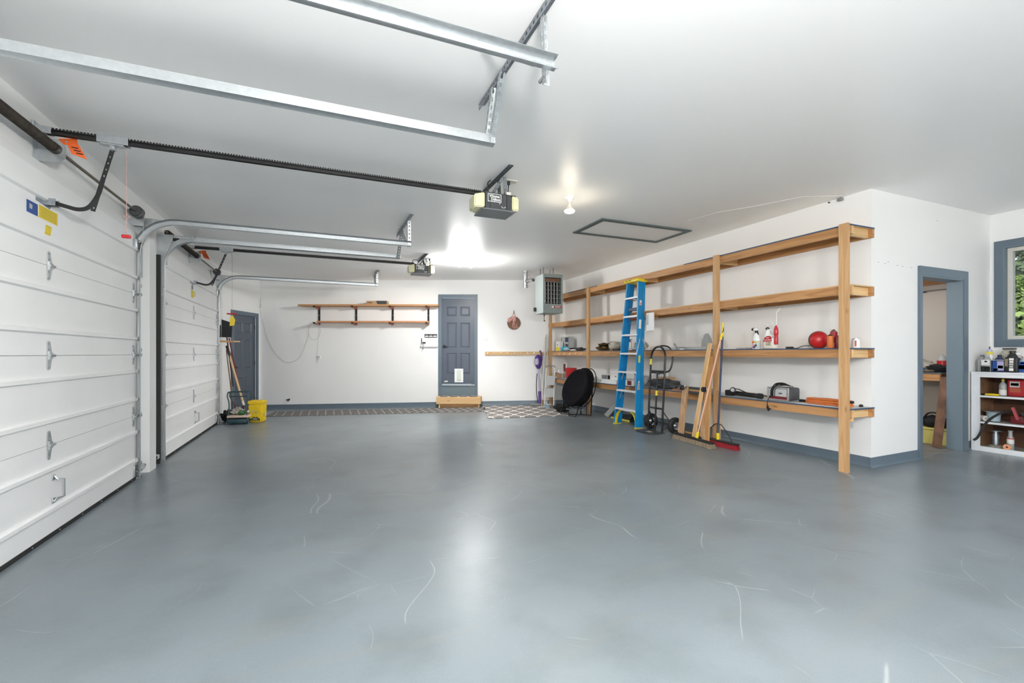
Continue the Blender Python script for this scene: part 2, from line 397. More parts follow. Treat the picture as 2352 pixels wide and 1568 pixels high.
# entry wall: runs from the garage door wall to the back wall, square to the back wall
RE = -6.115
b = B(BK); wall_grid(b, 9.58, 11.20, -.4, CZ, RE-.12, RE, [(10.03,10.92,-.4,2.10)], 'y')
struct(b.build('wall_entry', M['wall']), 'short white wall holding the slate blue side door')
b = B(BK); wall_grid(b, RE-.12, 1.42, -.4, CZ, 11.09, 11.21, [(-1.72,-.885,.47,2.59)], 'x')
struct(b.build('wall_back', M['wall']), 'white back wall with the six panel door')
struct(B().box((5.49,3.05,-.4),(5.61,9.85,CZ)).build('wall_right', M['wall']), 'long white wall behind the timber shelving')
b = B(); wall_grid(b, 5.61, 7.97, -.4, CZ, 3.05, 3.18, [(6.405,7.29,-.4,2.15)], 'x')
struct(b.build('wall_alcove', M['wall']), 'white wall with the open workshop doorway')
WIN = (1.35,2.92,1.395,2.57); WIN2 = (-2.3,-.4,1.0,2.4)
b = B(); wall_grid(b, -3.4, 6.6, -.4, CZ, 7.97, 8.12, [WIN, WIN2], 'y')
struct(b.build('wall_window', M['wall']), 'white wall with the window beside the cabinet')
RW = [(1.9,7.3,-.4,2.45)]       # assumed rear opening, out of view, letting daylight in from behind
b = B(); wall_grid(b, -2.05, 8.12, -.4, CZ, -3.4, -3.25, RW, 'x')
struct(b.build('wall_rear', M['wall']), 'white wall behind the camera')
# workshop shell
b = B(); b.box((5.61,6.5,-.4),(8.12,6.62,CZ)); struct(b.build('wall_workshop', M['shopwall']), 'far wall of the workshop')
struct(B().box((7.955,3.18,-.1),(7.97,6.5,CZ)).build('wall_workshop_side', M['shopwall']), 'beige workshop wall seen through the doorway')
z=flz(7); struct(B().mesh([(5.62,3.10,flz(5.62)+.004),(7.95,3.10,flz(7.95)+.004),(7.95,6.5,flz(7.95)+.004),(5.62,6.5,flz(5.62)+.004),(5.62,3.10,flz(5.62)-.05),(7.95,3.10,flz(7.95)-.05),(7.95,6.5,flz(7.95)-.05),(5.62,6.5,flz(5.62)-.05)],[(0,1,2,3),(4,7,6,5),(0,4,5,1),(1,5,6,2),(2,6,7,3),(3,7,4,0)]).build('floor_workshop', M['shopfloor']), 'bare grey concrete floor of the workshop')
# ---- baseboards (rubber cove base with a toe) ----
def cove(b, p0, p1, n, h=.105, t=.008, toe=.03):
    p0, p1, n = Vector(p0), Vector(p1), Vector(n)
    for q in (p0,): pass
    prof = [(0,0),(toe,0),(t+.004,.018),(t,.03),(t,h),(0,h)]
    ra = [b.v(p0+n*x+V(0,0,z)) for x,z in prof]; rb = [b.v(p1+n*x+V(0,0,z)) for x,z in prof]
    k = len(prof)
    for i in range(k): b.f([ra[i],ra[(i+1)%k],rb[(i+1)%k],rb[i]])
    b.f(ra[::-1]); b.f(rb)
def bw(r, off, z): p = F*(11.09-off)+R*r; return V(p.x,p.y,z)
def bwf(r, off): p = F*(11.09-off)+R*r; return V(p.x,p.y,flz(p.x))
def base(name, p0, p1, n, lab):
    b = B(); cove(b, p0, p1, n); struct(b.build(name, M['trimblue'], smooth=True), lab)
base('baseboard_back', bwf(RE+.02,0), bwf(-1.785,0), -F, 'blue grey rubber baseboard under the lumber rack')
base('baseboard_back_far', bwf(-.834,0), bwf(1.29,0), -F, 'blue grey rubber baseboard under the coat hooks')
base('baseboard_right', V(5.49,3.05,0), V(5.49,9.75,0), V(-1,0,0), 'blue grey rubber baseboard under the timber shelving')
base('baseboard_alcove', V(5.46,3.05,0), V(6.36,3.05,flz(6.36)), V(0,-1,0), 'blue grey rubber baseboard beside the workshop doorway')
base('baseboard_alcove_far', V(7.40,3.05,flz(7.4)), V(7.97,3.05,flz(7.97)), V(0,-1,0), 'blue grey rubber baseboard behind the white cabinet')
base('baseboard_window', V(7.97,3.05,flz(7.97)), V(7.97,-3.2,flz(7.97)), V(-1,0,0), 'blue grey rubber baseboard under the window')
# ---- six panel doors ----
def panel_door(name, b0, w, h, th, M4, label, knob_side, parent=None):
    """slab in local x (0..w), z (0..h), front face y=0 looking to -y"""
    o = thing(name, label, None, M=M4); del o['label']; o['label'] = label; o['kind'] = 'structure'
    b = B(M4); st = .115*w/.8; mid = .09*w/.8; pw = (w-2*st-mid)/2
    rows = [(.115*h,.36*h),(.42*h,.715*h),(.79*h,.90*h)] if b0 == 0 else [(.13*h,.36*h),(.45*h,.755*h),(.83*h,.93*h)]
    xs = [st, st+pw, st+pw+mid, st+2*pw+mid]
    gx = [0]+xs+[w]; gz = [0]+[q for r in rows for q in r]+[h]
    for i in range(5):
        for j in range(7):
            if i in (1,3) and j in (1,3,5): continue
            b.box((gx[i],0,gz[j]),(gx[i+1],th,gz[j+1]))
    bmesh.ops.remove_doubles(b.b, verts=b.b.verts, dist=1e-5)
    b.build('slab', M['doorblue'], o)
    for i in (1,3):
        for j in (1,3,5):
            a,c,p,q = gx[i],gx[i+1],gz[j],gz[j+1]; b = B(M4)
            L = [(0,0),(.013,.012),(.024,.012),(.04,.003)]     # inset, depth
            rings = []
            for ins, dep in L: rings.append([(a+ins,dep,p+ins),(c-ins,dep,p+ins),(c-ins,dep,q-ins),(a+ins,dep,q-ins)])
            pts = [v for r in rings for v in r]; fs = []
            for k in range(len(L)-1):
                for e in range(4): fs.append((k*4+e,k*4+(e+1)%4,k*4+4+(e+1)%4,k*4+4+e))
            fs.append((len(L)*4-4,len(L)*4-3,len(L)*4-2,len(L)*4-1)); b.mesh(pts, fs); b.mesh([(a,th,p),(c,th,p),(c,th,q),(a,th,q)],[(0,1,2,3)])
            b.build('panel', M['doorblue'], o)
    return o
M4 = BK @ Matrix.Translation((-1.70,11.115,.485))
d1 = panel_door('door_1', 0, .795, 2.09, .04, M4, 'slate blue six panel door with a white pet flap above the wooden step', 'l')
b = B(M4); b.lathe([(.034,0),(.034,.01),(.012,.014),(.012,.03),(.02,.034),(.03,.05),(.022,.066),(.0,.07)], TR(.06,0,.92) @ Matrix.Rotation(PI/2,4,'X'), 20); b.rbox((.06,-.055,.905),(.155,-.038,.925),.006)
b.build('door_handle', M['blackgloss'], d1, True, 'black lever door handle')
pf = B(M4); pf.box((.305,-.018,.045),(.345,0,.375)).box((.475,-.018,.045),(.515,0,.375)).box((.345,-.018,.045),(.475,0,.085)).box((.345,-.018,.335),(.475,0,.375))
pf.box((.345,-.010,.085),(.357,0,.335)).box((.463,-.010,.085),(.475,0,.335)).box((.357,-.010,.323),(.463,0,.335))
pfo = pf.build('pet_door', M['white'], d1, label='white pet door frame'); B(M4).box((.357,-.004,.09),(.463,0,.323)).build('flap', mat('flap',(.62,.68,.60),.3), pfo); B(M4).box((.365,-.009,.088),(.455,-.004,.098)).build('flap_seal', M['grey'], pfo)
B(M4).box((.04,-.002,.0),(.75,0,.006)).build('threshold_seal', M['black'], d1)
b = B(M4); 
for k in range(3): b.cyl((.81,-.005,.22+k*.8),(.81,-.005,.31+k*.8),.008,8)
b.build('hinge', M['galvd'], d1)
random.seed(3); b = B(M4)
for k in range(9):
    x=.02+random.random()*.12; b.box((x,-.0015,.05+random.random()*.02),(x+.02+.02*random.random(),0,.056+random.random()*.03))
b.build('scuff_mark', M['paper'], d1, label='white paint scuffs low on the door')
# casing of the back door and its riser
tr = thing('trim_1','slate blue casing around the back door',None); tr['kind']='structure'
b = B(BK); b.box((-1.785,11.065,.17),(-1.70,11.115,2.66)).build('casing', M['trimblue'], tr)
B(BK).box((-.905,11.065,.17),(-.834,11.115,2.66)).build('casing', M['trimblue'], tr)
B(BK).box((-1.70,11.065,2.58),(-.905,11.115,2.66)).build('casing', M['trimblue'], tr)
B(BK).box((-1.70,11.045,.445),(-.905,11.16,.475)).build('sill', M['galvd'], tr)
B(BK).box((-1.785,11.07,-.08),(-.834,11.09,.45)).build('riser', M['riser'], tr)
# side door, in the entry wall (frame: local x runs away from the camera)
ME = BK @ Matrix.Translation((RE-.03,10.03,-.10)) @ Matrix.Rotation(PI/2,4,'Z')
d2 = panel_door('door_2', 1, .875, 2.185, .04, ME, 'slate blue side door in the far corner behind the garden tools', 'l')
b = B(ME); b.lathe([(.032,0),(.032,.01),(.012,.014),(.012,.03),(.026,.045),(.026,.06),(.0,.066)], TR(.07,0,1.02) @ Matrix.Rotation(PI/2,4,'X'), 16); b.build('door_handle', M['blackgloss'], d2, True, 'black round door knob')
b = B(ME)
for k in (.25,1.1,1.95): b.box((.875,-.012,k-.05),(.905,.0,k+.05))
b.build('hinge', M['darkgrey'], d2)
tr = thing('trim_2','slate blue casing around the side door',None); tr['kind']='structure'
b = B(BK); b.box((RE-.02,9.94,-.14),(RE+.02,10.03,2.185)).build('casing', M['trimblue'], tr)
B(BK).box((RE-.02,10.92,-.14),(RE+.02,11.0,2.185)).build('casing', M['trimblue'], tr)
B(BK).box((RE-.02,10.03,2.10),(RE+.02,10.92,2.185)).build('casing', M['trimblue'], tr)
B(BK).box((RE-.119,10.905,-.14),(RE-.02,10.92,2.10)).build('jamb', M['trimblue'], tr); B(BK).box((RE-.119,10.03,2.085),(RE-.02,10.905,2.10)).build('jamb', M['trimblue'], tr)
for k,(x,z) in enumerate(((5.60,2.222),(5.72,2.215),(5.78,2.24),(5.95,2.212),(6.05,2.21),(6.22,2.208),(6.75,2.80))): B().box((x,3.0485,z),(x+.028,3.0505,z+.007)).build('nail_patch', M['lightgrey'], bpy.data.objects['wall_alcove'])
# workshop doorway casing and jamb
tr = thing('trim_3','slate blue casing and jamb of the open workshop doorway',None); tr['kind']='structure'
zb = flz(6.4)
B().box((6.355,3.025,zb),(6.405,3.05,2.24)).build('casing', M['trimblue'], tr); B().box((7.29,3.025,flz(7.3)),(7.39,3.05,2.24)).build('casing', M['trimblue'], tr)
B().box((6.405,3.025,2.14),(7.29,3.05,2.24)).build('casing', M['trimblue'], tr)
B().box((6.405,3.03,zb),(6.42,3.19,2.15)).build('jamb', M['jambblue'], tr); B().box((7.272,3.03,flz(7.3)),(7.29,3.19,2.15)).build('jamb', M['jambblue'], tr); B().box((6.42,3.03,2.12),(7.272,3.19,2.15)).build('jamb', M['jambblue'], tr)
# ---- windows ----
def window(name, label, axis, u0, u1, z0, z1, wpos, sgn, sashes=2):
    """axis 'y': window lies in a wall x=wpos, sgn = direction outwards"""
    o = thing(name, label, None); o['kind'] = 'structure'
    def bx(a0,a1,d0,d1,p,q):
        d0, d1 = sorted((wpos+sgn*d0, wpos+sgn*d1))
        return ((d0,a0,p),(d1,a1,q)) if axis == 'y' else ((a0,d0,p),(a1,d1,q))
    T = .085
    for a in ((u0-T,u0,z0-T,z1+T),(u1,u1+T,z0-T,z1+T),(u0,u1,z1,z1+T),(u0,u1,z0-T,z0)): B().box(*bx(a[0],a[1],-.02,.0,a[2],a[3])).build('casing', M['trimblue'], o)
    for a in ((u0,u0+.012,z0,z1),(u1-.012,u1,z0,z1),(u0+.012,u1-.012,z1-.012,z1),(u0+.012,u1-.012,z0,z0+.012)): B().box(*bx(a[0],a[1],-.02,.10,a[2],a[3])).build('jamb', M['jambblue'], o)
    fw = .045; a,c,p,q = u0+.012,u1-.012,z0+.012,z1-.012
    for e in ((a,a+fw,p,q),(c-fw,c,p,q),(a+fw,c-fw,q-fw,q),(a+fw,c-fw,p,p+fw)): B().box(*bx(e[0],e[1],.06,.13,e[2],e[3])).build('window_frame', M['offwhite'], o)
    w = (c-a-2*fw)/sashes
    for k in range(sashes):
        s0 = a+fw+k*w
        if k: B().box(*bx(s0-.02,s0+.02,.07,.12,p+fw,q-fw)).build('mullion', M['offwhite'], o)
        B().box(*bx(s0,s0+w,.094,.098,p+fw,q-fw)).build('pane', M['glass'], o)
    return o
window('window_1', 'blue trimmed window above the white cabinet', 'y', *WIN, 7.97, 1)
window('window_2', 'blue trimmed window further along the window wall', 'y', *WIN2, 7.97, 1)
for (c, sz, rot) in (((8.2,2.13,1.98),(1.6,1.2),(0,-PI/2,0)),((8.2,-1.35,1.7),(1.9,1.4),(0,-PI/2,0)),((4.6,-3.5,1.05),(5.4,2.8),(PI/2,0,0))):
    l = bpy.data.lights.new('daylight_portal','AREA'); l.shape='RECTANGLE'; l.size, l.size_y = (sz[1],sz[0]) if rot[1] else sz
    l.cycles.is_portal = True; lo = bpy.data.objects.new('daylight_portal', l); COL.objects.link(lo); lo.location = c
    lo.rotation_euler = (0,PI/2,0) if rot[1] else (PI/2,0,0)
# ---- outside ----
struct(B().box((8.3,-40,-.6),(70,60,-.35)).build('ground_outside', M['grass']), 'grass outside the window')
struct(B().box((-60,-60,-.6),(-2.7,60,-.45)).box((-2.7,-60,-.6),(8.3,-3.6,-.45)).build('driveway_outside', mat('gravel',(.52,.51,.49),.9,var=.1,vscale=8)), 'pale concrete apron outside the garage')
def tree(x, y, h, rad, mk, lab, n, seed, conifer):
    rnd = random.Random(seed); t = thing('garden_tree', lab, 'tree', (x,y,-.35))
    b = B(); b.tube([(x,y,-.4),(x+.1,y,h*.4-.4),(x,y+.1,h*.9-.4)],[.18,.12,.03],8)
    for k in range(14):
        z = h*(.15+.06*k); a = rnd.random()*6.28; L = rad*(1-.06*k); b.tube([(x,y,z-.4),(x+math.cos(a)*L,y+math.sin(a)*L,z+.1)],[.04,.01],5)
    b.build('trunk', M['bark'], t)
    b = B()
    for k in range(n):
        u = rnd.random()**(.8 if conifer else .6); z = h*(.08+.95*u) if conifer else h*(.2+.85*u)
        rr = rad*((1-u)*1.05+.05) if conifer else rad*math.sin(PI*min(.97,u*.85+.14))
        a = rnd.random()*6.28; q = rr*rnd.random()**.4; c = V(x+math.cos(a)*q, y+math.sin(a)*q, z-.4); s = .05+.09*rnd.random()
        d = V(rnd.uniform(-1,1),rnd.uniform(-1,1),rnd.uniform(-.6,1)).normalized(); p, w = orth(d)
        b.mesh([c-p*s, c-w*s*.55, c+p*s, c+w*s*.55],[(0,1,2,3)])
    o = b.build('foliage', M[mk], t); o['kind'] = 'stuff'
tree(16.6,5.4,7.5,1.9,'leafd','tall dark conifer outside the window',9000,1,True)
tree(12.2,4.3,2.9,1.3,'leaf','bright green shrub outside the window',7000,2,False)
tree(15.6,1.6,4.6,1.6,'leaf','leafy green tree growing outside the window',9000,5,False)
tree(20.5,8.0,9.5,3.0,'leafd','big conifer standing at the back of the garden',9000,4,True)
# ================= ceiling lamps =================
def lamp(x, y, kind, label):
    t = thing('ceiling_lamp', label, 'lamp', (x,y,CZ))
    b = B(TR(x,y,CZ) @ Matrix.Rotation(PI,4,'X')); b.lathe([(.055,0),(.058,.006),(.05,.02),(.03,.032),(.024,.06),(.0,.062)],None,24); b.build('lamp_holder', M['white'], t, True)
    if kind == 'flood':
        b = B(TR(x,y,CZ-.055) @ Matrix.Rotation(PI,4,'X')); b.lathe([(.014,0),(.014,.03),(.02,.045),(.045,.085),(.058,.105)],None,24,cap=False); b.build('bulb_neck', M['offwhite'], t, True)
        b = B(TR(x,y,CZ-.155) @ Matrix.Rotation(PI,4,'X')); b.lathe([(.058,0),(.06,.01),(.05,.022),(.025,.03),(.0,.032)],None,24); b.build('bulb', M['bulb'], t, True)
        for ty, en, dz in (('SPOT',LAMP_W*.42,-.21),('POINT',LAMP_W*.035,-.21)):
            l = bpy.data.lights.new('lamp_light',ty); l.energy = en; l.shadow_soft_size = .09; l.color = (1,.88,.66)
            if ty == 'SPOT': l.spot_size = math.radians(115); l.spot_blend = 1
            lo = bpy.data.objects.new('lamp_light', l); COL.objects.link(lo); lo.parent = t; lo.location = (0,0,dz)
    else:
        for s in (-1,1):
            d = V(.8*s,-.25,-.55).normalized(); p = V(x+.03*s,y,CZ-.05)
            B().cyl(p,p+d*.05,.018,12).build('socket', M['white'], t, True)
            b = B(frame_z(p+d*.04,d)); b.lathe([(.014,0),(.02,.015),(.034,.045),(.036,.065),(.026,.09),(.0,.1)],None,18); b.build('bulb', M['bulbw'], t, True)
            for ty, en in (('SPOT', 1.25 if s < 0 else .2),('POINT', .17)):
                l = bpy.data.lights.new('lamp_light',ty); l.energy = LAMP_W*en; l.shadow_soft_size = .14; l.color = (1,.985,.95)
                lo = bpy.data.objects.new('lamp_light', l); COL.objects.link(lo); lo.parent = t; lo.location = (.16*s,-.04,-.22)
                if ty == 'SPOT': l.spot_size = math.radians(142); l.spot_blend = .6; lo.rotation_euler = V(.62,.02,.60) if s < 0 else V(-.5,.5,.6).to_track_quat('Z','Y').to_euler()
lamp(2.616,4.54,'flood','single flood bulb in a white ceiling holder near the attic hatch')
lamp(2.557,8.41,'twin','twin bare bulbs glaring on the ceiling in front of the back door')
def fill(x, y, w, label):  # lamps added out of view to brighten walls, ceiling and workshop
    t = thing('fill_lamp', label, 'lamp', (x,y,CZ))
    B(TR(x,y,CZ) @ Matrix.Rotation(PI,4,'X')).lathe([(.05,0),(.052,.01),(.03,.03),(0,.032)],None,20).build('ceiling_rose', M['white'], t, True); B().cyl((x,y,CZ),(x,y,2.52),.004,6).build('cord', M['white'], t)
    B().cyl((x,y,2.46),(x,y,2.54),.02,12).build('socket', M['white'], t, True); B(TR(x,y,2.465) @ Matrix.Rotation(PI,4,'X')).lathe([(.02,0),(.05,.05),(.06,.09),(.045,.135),(0,.15)],None,18).build('bulb', M['bulb'], t, True)
    l = bpy.data.lights.new('lamp_light','POINT'); l.energy = LAMP_W*w; l.shadow_soft_size = .16; l.color = LAMP_C
    lo = bpy.data.objects.new('lamp_light', l); COL.objects.link(lo); lo.parent = t; lo.location = (0,0,2.2-CZ)
fill(.35,.15,1.5,'globe pendant lamp added out of view above the camera'); fill(.9,-1.6,1.0,'globe pendant lamp added out of view by the garage door beside the camera'); fill(2.2,-2.7,.7,'globe pendant lamp added out of view by the rear opening'); fill(6.6,-2.4,.12,'globe pendant lamp added out of view in the alcove'); fill(6.1,4.6,.2,'globe pendant lamp added out of view in the workshop')
# ---- attic hatch ----
t = thing('attic_hatch','flush white attic hatch with a slate grey frame on the ceiling','hatch',(4.19,5.46,CZ))
M['hatchtrim'] = mat('hatchtrim',(.085,.115,.12),.5)
hx0,hx1,hy0,hy1,w = 3.42,4.95,5.08,5.84,.065
for a,c in (((hx0,hy0),(hx1,hy0+w)),((hx0,hy1-w),(hx1,hy1)),((hx0,hy0+w),(hx0+w,hy1-w)),((hx1-w,hy0+w),(hx1,hy1-w))): B().box((*a,CZ-.018),(*c,CZ)).build('frame', M['hatchtrim'], t)
B().box((hx0+w,hy0+w,CZ-.006),(hx1-w,hy1-w,CZ)).build('panel', M['ceil'], t)
# smoother repaired patch by the shelving wall
poly = [(4.55,4.75),(4.62,4.30),(4.85,3.95),(5.05,3.50),(5.47,3.30),(5.47,4.6),(5.2,4.85),(4.8,5.0)]
struct(B().prism(poly,.0015,TR(0,0,CZ-.0015)).build('trim_4', M['patch']), 'pale repaired patch on the ceiling near the shelving')
# ================= lettering helper =================
def text(s, size, M4, mt, parent=None, name='lettering', ext=.0006, align='CENTER', sx=1.0, bold=0):
    """flat lettering in the local xy plane of M4, facing +z"""
    cu = bpy.data.curves.new('txt','FONT'); cu.body = s; cu.size = size; cu.align_x = align; cu.align_y = 'CENTER'; cu.extrude = ext; cu.offset = bold; cu.resolution_u = 2
    o = bpy.data.objects.new('txt', cu); COL.objects.link(o)
    me = bpy.data.meshes.new_from_object(o.evaluated_get(bpy.context.evaluated_depsgraph_get())) if False else None
    bpy.context.view_layer.update()
    me = bpy.data.meshes.new_from_object(o.evaluated_get(bpy.context.evaluated_depsgraph_get()))
    bpy.data.objects.remove(o); bpy.data.curves.remove(cu)
    b = B(M4 @ Matrix.Diagonal((sx,1,1,1))); t = bmesh.new(); t.from_mesh(me); bpy.data.meshes.remove(me)
    b.add(t); return b.build(name, mt, parent)
def face_m(p, right, up):                     # matrix: x=right, y=up, z=facing
    r, u = Vector(right).normalized(), Vector(up).normalized(); n = r.cross(u); Mx = Matrix.Identity(4)
    for i in range(3): Mx[i][0], Mx[i][1], Mx[i][2], Mx[i][3] = r[i], u[i], n[i], p[i]
    return Mx
# ================= garage doors =================
ZB = -.100; SH = .6575; XD = -1.835
ZS = [ZB+SH*k for k in range(5)]
def garage_door(y0, y1, yc, label, first):
    t = thing('garage_door', label, 'garage door', (XD-.02, (y0+y1)/2, flz(XD)))
    for k in range(4):
        z0, z1 = ZS[k]+.0015, ZS[k+1]-.0015
        prof = [(-1.88,z0),(XD,z0)]
        for fr in (.27,.73):
            zc = z0+fr*SH; prof += [(XD,zc-.024),(XD+.022,zc-.014),(XD+.022,zc+.012),(XD,zc+.020)]
        prof += [(XD,z1),(-1.88,z1)]
        b = B(); ra = [b.v((x,y0,z)) for x,z in prof]; rb = [b.v((x,y1,z)) for x,z in prof]; n = len(prof)
        for i in range(n): b.f([ra[i],ra[(i+1)%n],rb[(i+1)%n],rb[i]])
        b.f(ra[::-1]); b.f(rb); b.build('door_section', M['gdoor'], t)
    B().box((-1.90,y0-.04,-.16),(-1.881,y1+.04,ZS[4]-.002)).build('outer_skin', M['gdoor'], t)
    b = B(); b.box((-1.875,y0,-.135),(XD+.004,y1,ZB+.004)); s = b.build('bottom_seal', M['rubber'], t, label='black rubber bottom seal')
    b = B()
    for k in range(9):
        y = y0+.15+k*(y1-y0-.3)/8; b.cyl((XD+.004,y,ZB-.012),(XD+.008,y,ZB-.012),.006,6)
    b.build('seal_screw', M['steel'], s)
    hm = None
    for k in (1,2,3):
        for hy, end in ((yc,0),(y1-.10,1),(y0+.10,1)):
            b = B(); z = ZS[k]; x = XD+.002
            pl = [(-.024,-.095),(-.012,-.105),(0,-.105),(.012,-.095),(.03,-.03),(.055,0),(.03,.03),(.012,.095),(0,.105),(-.012,.105),(-.024,.095),(-.024,0)]
            Mf = face_m((x,hy,z),(0,1,0),(0,0,1)); b.prism(pl,.004,Mf); b.cyl((x+.012,hy-.022,z),(x+.012,hy+.05,z),.010,8)
            b.prism([(-.02,-.03),(.02,-.02),(.045,0),(.02,.02),(-.02,.03)],.014,Mf)
            for (u,w) in ((-.008,.088),(-.008,-.088),(-.008,.045),(-.008,-.045)): b.cyl((x,hy+u,z+w),(x+.009,hy+u,z+w),.007,6)
            if end: s = 1 if hy > yc else -1; b.cyl((x+.02,hy,z),(x+.02,hy+s*.13,z),.006,8); b.cyl((x+.02,hy+s*.10,z),(x+.02,hy+s*.125,z),.022,12)
            b.build('hinge', M['galv'], t, True)
    for hy, s in ((y1-.05,1),(y0+.05,-1)):        # corner brackets and top rollers
        b = B(); b.rbox((XD,hy-.05,ZB+.01),(XD+.012,hy+.05,ZB+.13),.003); b.cyl((XD+.02,hy,ZB+.06),(XD+.02,hy+s*.11,ZB+.06),.006,8); b.cyl((XD+.02,hy+s*.06,ZB+.06),(XD+.02,hy+s*.085,ZB+.06),.022,12)
        b.build('corner_bracket', M['galv'], t, True)
        b = B(); b.rbox((XD,hy-.045,2.36),(XD+.03,hy+.045,2.46),.003); b.cyl((XD+.04,hy,2.43),(XD+.04,hy+s*.10,2.43),.006,8); b.build('top_bracket', M['galv'], t, True)
    b = B(); x = XD+.022
    hy = yc+.09
    b.tube([(x-.02,hy-.03,.315),(x-.012,hy-.03,.315),(x+.004,hy-.03,.29),(x+.03,hy+.0,.285),(x+.03,hy+.0,.155),(x+.004,hy-.03,.15),(x-.012,hy-.03,.13),(x-.02,hy-.03,.13)],.008,6)
    b.rbox((x-.022,hy-.05,.285),(x-.016,hy-.01,.325),.002).rbox((x-.022,hy-.05,.115),(x-.016,hy-.01,.155),.002)
    b.build('lift_handle', M['galv'], t, True)
    return t
gd1 = garage_door(D1[0]-.03, D1[1]+.02, 4.407, 'white steel garage door nearest the camera with yellow and blue warning stickers', True)
gd2 = garage_door(D2[0]-.03, D2[1]+.02, 8.57, 'white steel garage door farther away beside the garden tools', False)
garage_door(D0[0]-.03, D0[1]+.03, .17, 'white steel garage door beside the camera', False)
def lines(b, M4, x0, x1, ys, h):
    for y in ys: b.box((x0,y-h/2,.0006),(x1,y+h/2,.0012),M4)
def sticker(par, y0, y1, z0, z1, mk, lab, nl, lm, skew=0):
    Mf = face_m((XD+.0015,y0,z0),(0,1,0),(0,0,1)); w, h = y1-y0, z1-z0
    o = B(Mf).mesh([(0,0,0),(w,0,0),(w+skew,h,0),(skew,h,0),(0,0,.001),(w,0,.001),(w+skew,h,.001),(skew,h,.001)],[(3,2,1,0),(4,5,6,7),(0,1,5,4),(1,2,6,5),(2,3,7,6),(3,0,4,7)]).build('sticker', M[mk], par, label=lab)
    if nl:
        b = B(Mf); lines(b, Mf.inverted() @ Mf, w*.08, w*.92, [h*(.12+.76*i/(nl-1)) for i in range(nl)], h*.03); b.build('print', M[lm], o)
    return o
M['stickertext'] = mat('stickertext',(.42,.33,.02),.6)
sticker(gd1, 4.275,4.525,2.195,2.285,'yellow','yellow instruction sticker',8,'stickertext')
o = sticker(gd1, 4.13,4.262,2.195,2.278,'blue','dark blue warning sticker',0,None); B(face_m((XD+.003,4.16,2.225),(0,1,0),(0,0,1))).prism([(.0,.0),(.03,.0),(.035,.03),(.0,.035)],.0006).build('print', M['ash'], o)
sticker(gd1, 4.35,4.425,2.095,2.165,'yellow','loose yellow paper slip',2,'stickertext',.02)
sticker(gd2, 8.42,8.58,2.10,2.215,'lemon','yellow instruction sticker',6,'stickertext'); sticker(gd2, 8.62,8.68,2.13,2.21,'lemon','small yellow sticker',4,'stickertext'); sticker(gd2, 8.44,8.53,2.225,2.29,'grey','grey sticker',0,None)
# ---- white jamb boards and black weather strips around the doors ----
for i,(y,lab) in enumerate(((6.20,'white jamb board beside the nearest garage door'),(6.96,'white jamb board beside the farther garage door'),(10.38,'white jamb board at the far end of the garage doors'),(2.90,'white jamb board at the near side of the nearest garage door'),(1.94,'white jamb board of the garage door beside the camera'))):
    struct(B().box((-1.90,y-.055,-.14),(-1.865,y+.055,2.50)).build('trim_%d'%(5+i), M['white']), lab)
struct(B().box((-1.90,6.44,-.13),(-1.80,6.66,2.50)).build('trim_10', M['white']), 'white boxed post between the two garage doors')
struct(B().box((-1.90,2.9,2.50),(-1.86,10.45,2.61)).build('trim_11', M['white']), 'white header board above the garage doors')
for y0,y1 in ((2.905,2.925),(6.885,6.915)):
    struct(B().box((-1.865,y0,-.13),(-1.82,y1,2.45)).build('trim_12' if y0<5 else 'trim_13', M['rubber']), 'black rubber weather strip by the '+('near jamb of the nearest garage door' if y0 < 5 else 'near jamb of the farther garage door'))
# ================= door tracks =================
ZT = 2.685
def track(y, s, zt, xe, label, seen_v=True):
    t = thing('door_track', label, 'door track', (-1.83,y,flz(-1.83)))
    path = [(-1.83,y,-.125),(-1.83,y,1.0),(-1.83,y,zt-.37)]+arc((-1.46,y,zt-.37),.37,180,90,10)[1:]+[(-.5,y,zt),(xe,y,zt)]
    # J shaped channel, open towards the door
    th=.004; w=.05*s; h=.027
    prof = [(-h,0),(-h,w*.5),(-h-.008,w*.95),(-h-.008+th,w),(-h+th,w*.55),(-h+th,th*s),(h-th,th*s),(h-th,w*.6),(h+.004,w),(h+.010,w*.9),(h,w*.5),(h,0)]
    b = B(); b.sweep(path, prof, (0,1,0)); b.build('channel', M['galv'], t, True)
    # backing angle along the vertical leg and small wall clips
    b = B(); b.box((-1.875,y+s*-.004,-.12),(-1.862,y+s*.0+.004,zt-.30)); b.build('backing_angle', M['galvd'], t)
    for z in (.02,.55,1.25,1.95):
        B().box((-1.868,y-.006-.02*s,z),(-1.80,y+.006-.02*s,z+.035)).cyl((-1.82,y-.014*s-.02*s,z+.018),(-1.82,y+.0,z+.018),.009,6).build('clip', M['galv'], t)
    # flag bracket with its header strap
    b = B(); b.prism([(-1.865,zt-.62),(-1.79,zt-.62),(-1.79,zt-.28),(-1.70,zt-.02),(-1.70,zt+.03),(-1.865,zt+.03)],.004,face_m((0,y-.02*s,0),(1,0,0),(0,0,1))); b.build('flag_bracket', M['galv'], t)
    b = B(); b.perf((-1.86,y-.025*s,zt+.028),(-1.48,y-.025*s,zt+.028),(0,0,-.035),(0,-1,0),pitch=.06,hl=.35,hw=.35); b.build('header_strap', M['galv'], t)
    B().cyl((-1.80,y+.02*s,zt-.62),(-1.80,y-.02*s,zt-.62),.01,8).build('bolt', M['steel'], t)
    B().box((-1.865,y-.05,-.13),(-1.80,y+.03,-.10)).build('foot_bracket', M['galvd'], t)
    return t
T1R = track(6.165,-1,ZT,1.12,'galvanized track at the far edge of the nearest garage door')
T1L = track(2.91,1,ZT,1.10,'galvanized track crossing the upper ceiling, lower of the two above the camera')
T0R = track(2.07,-1,ZT+.01,1.10,'galvanized track at the very top of the view, upper of the two above the camera')
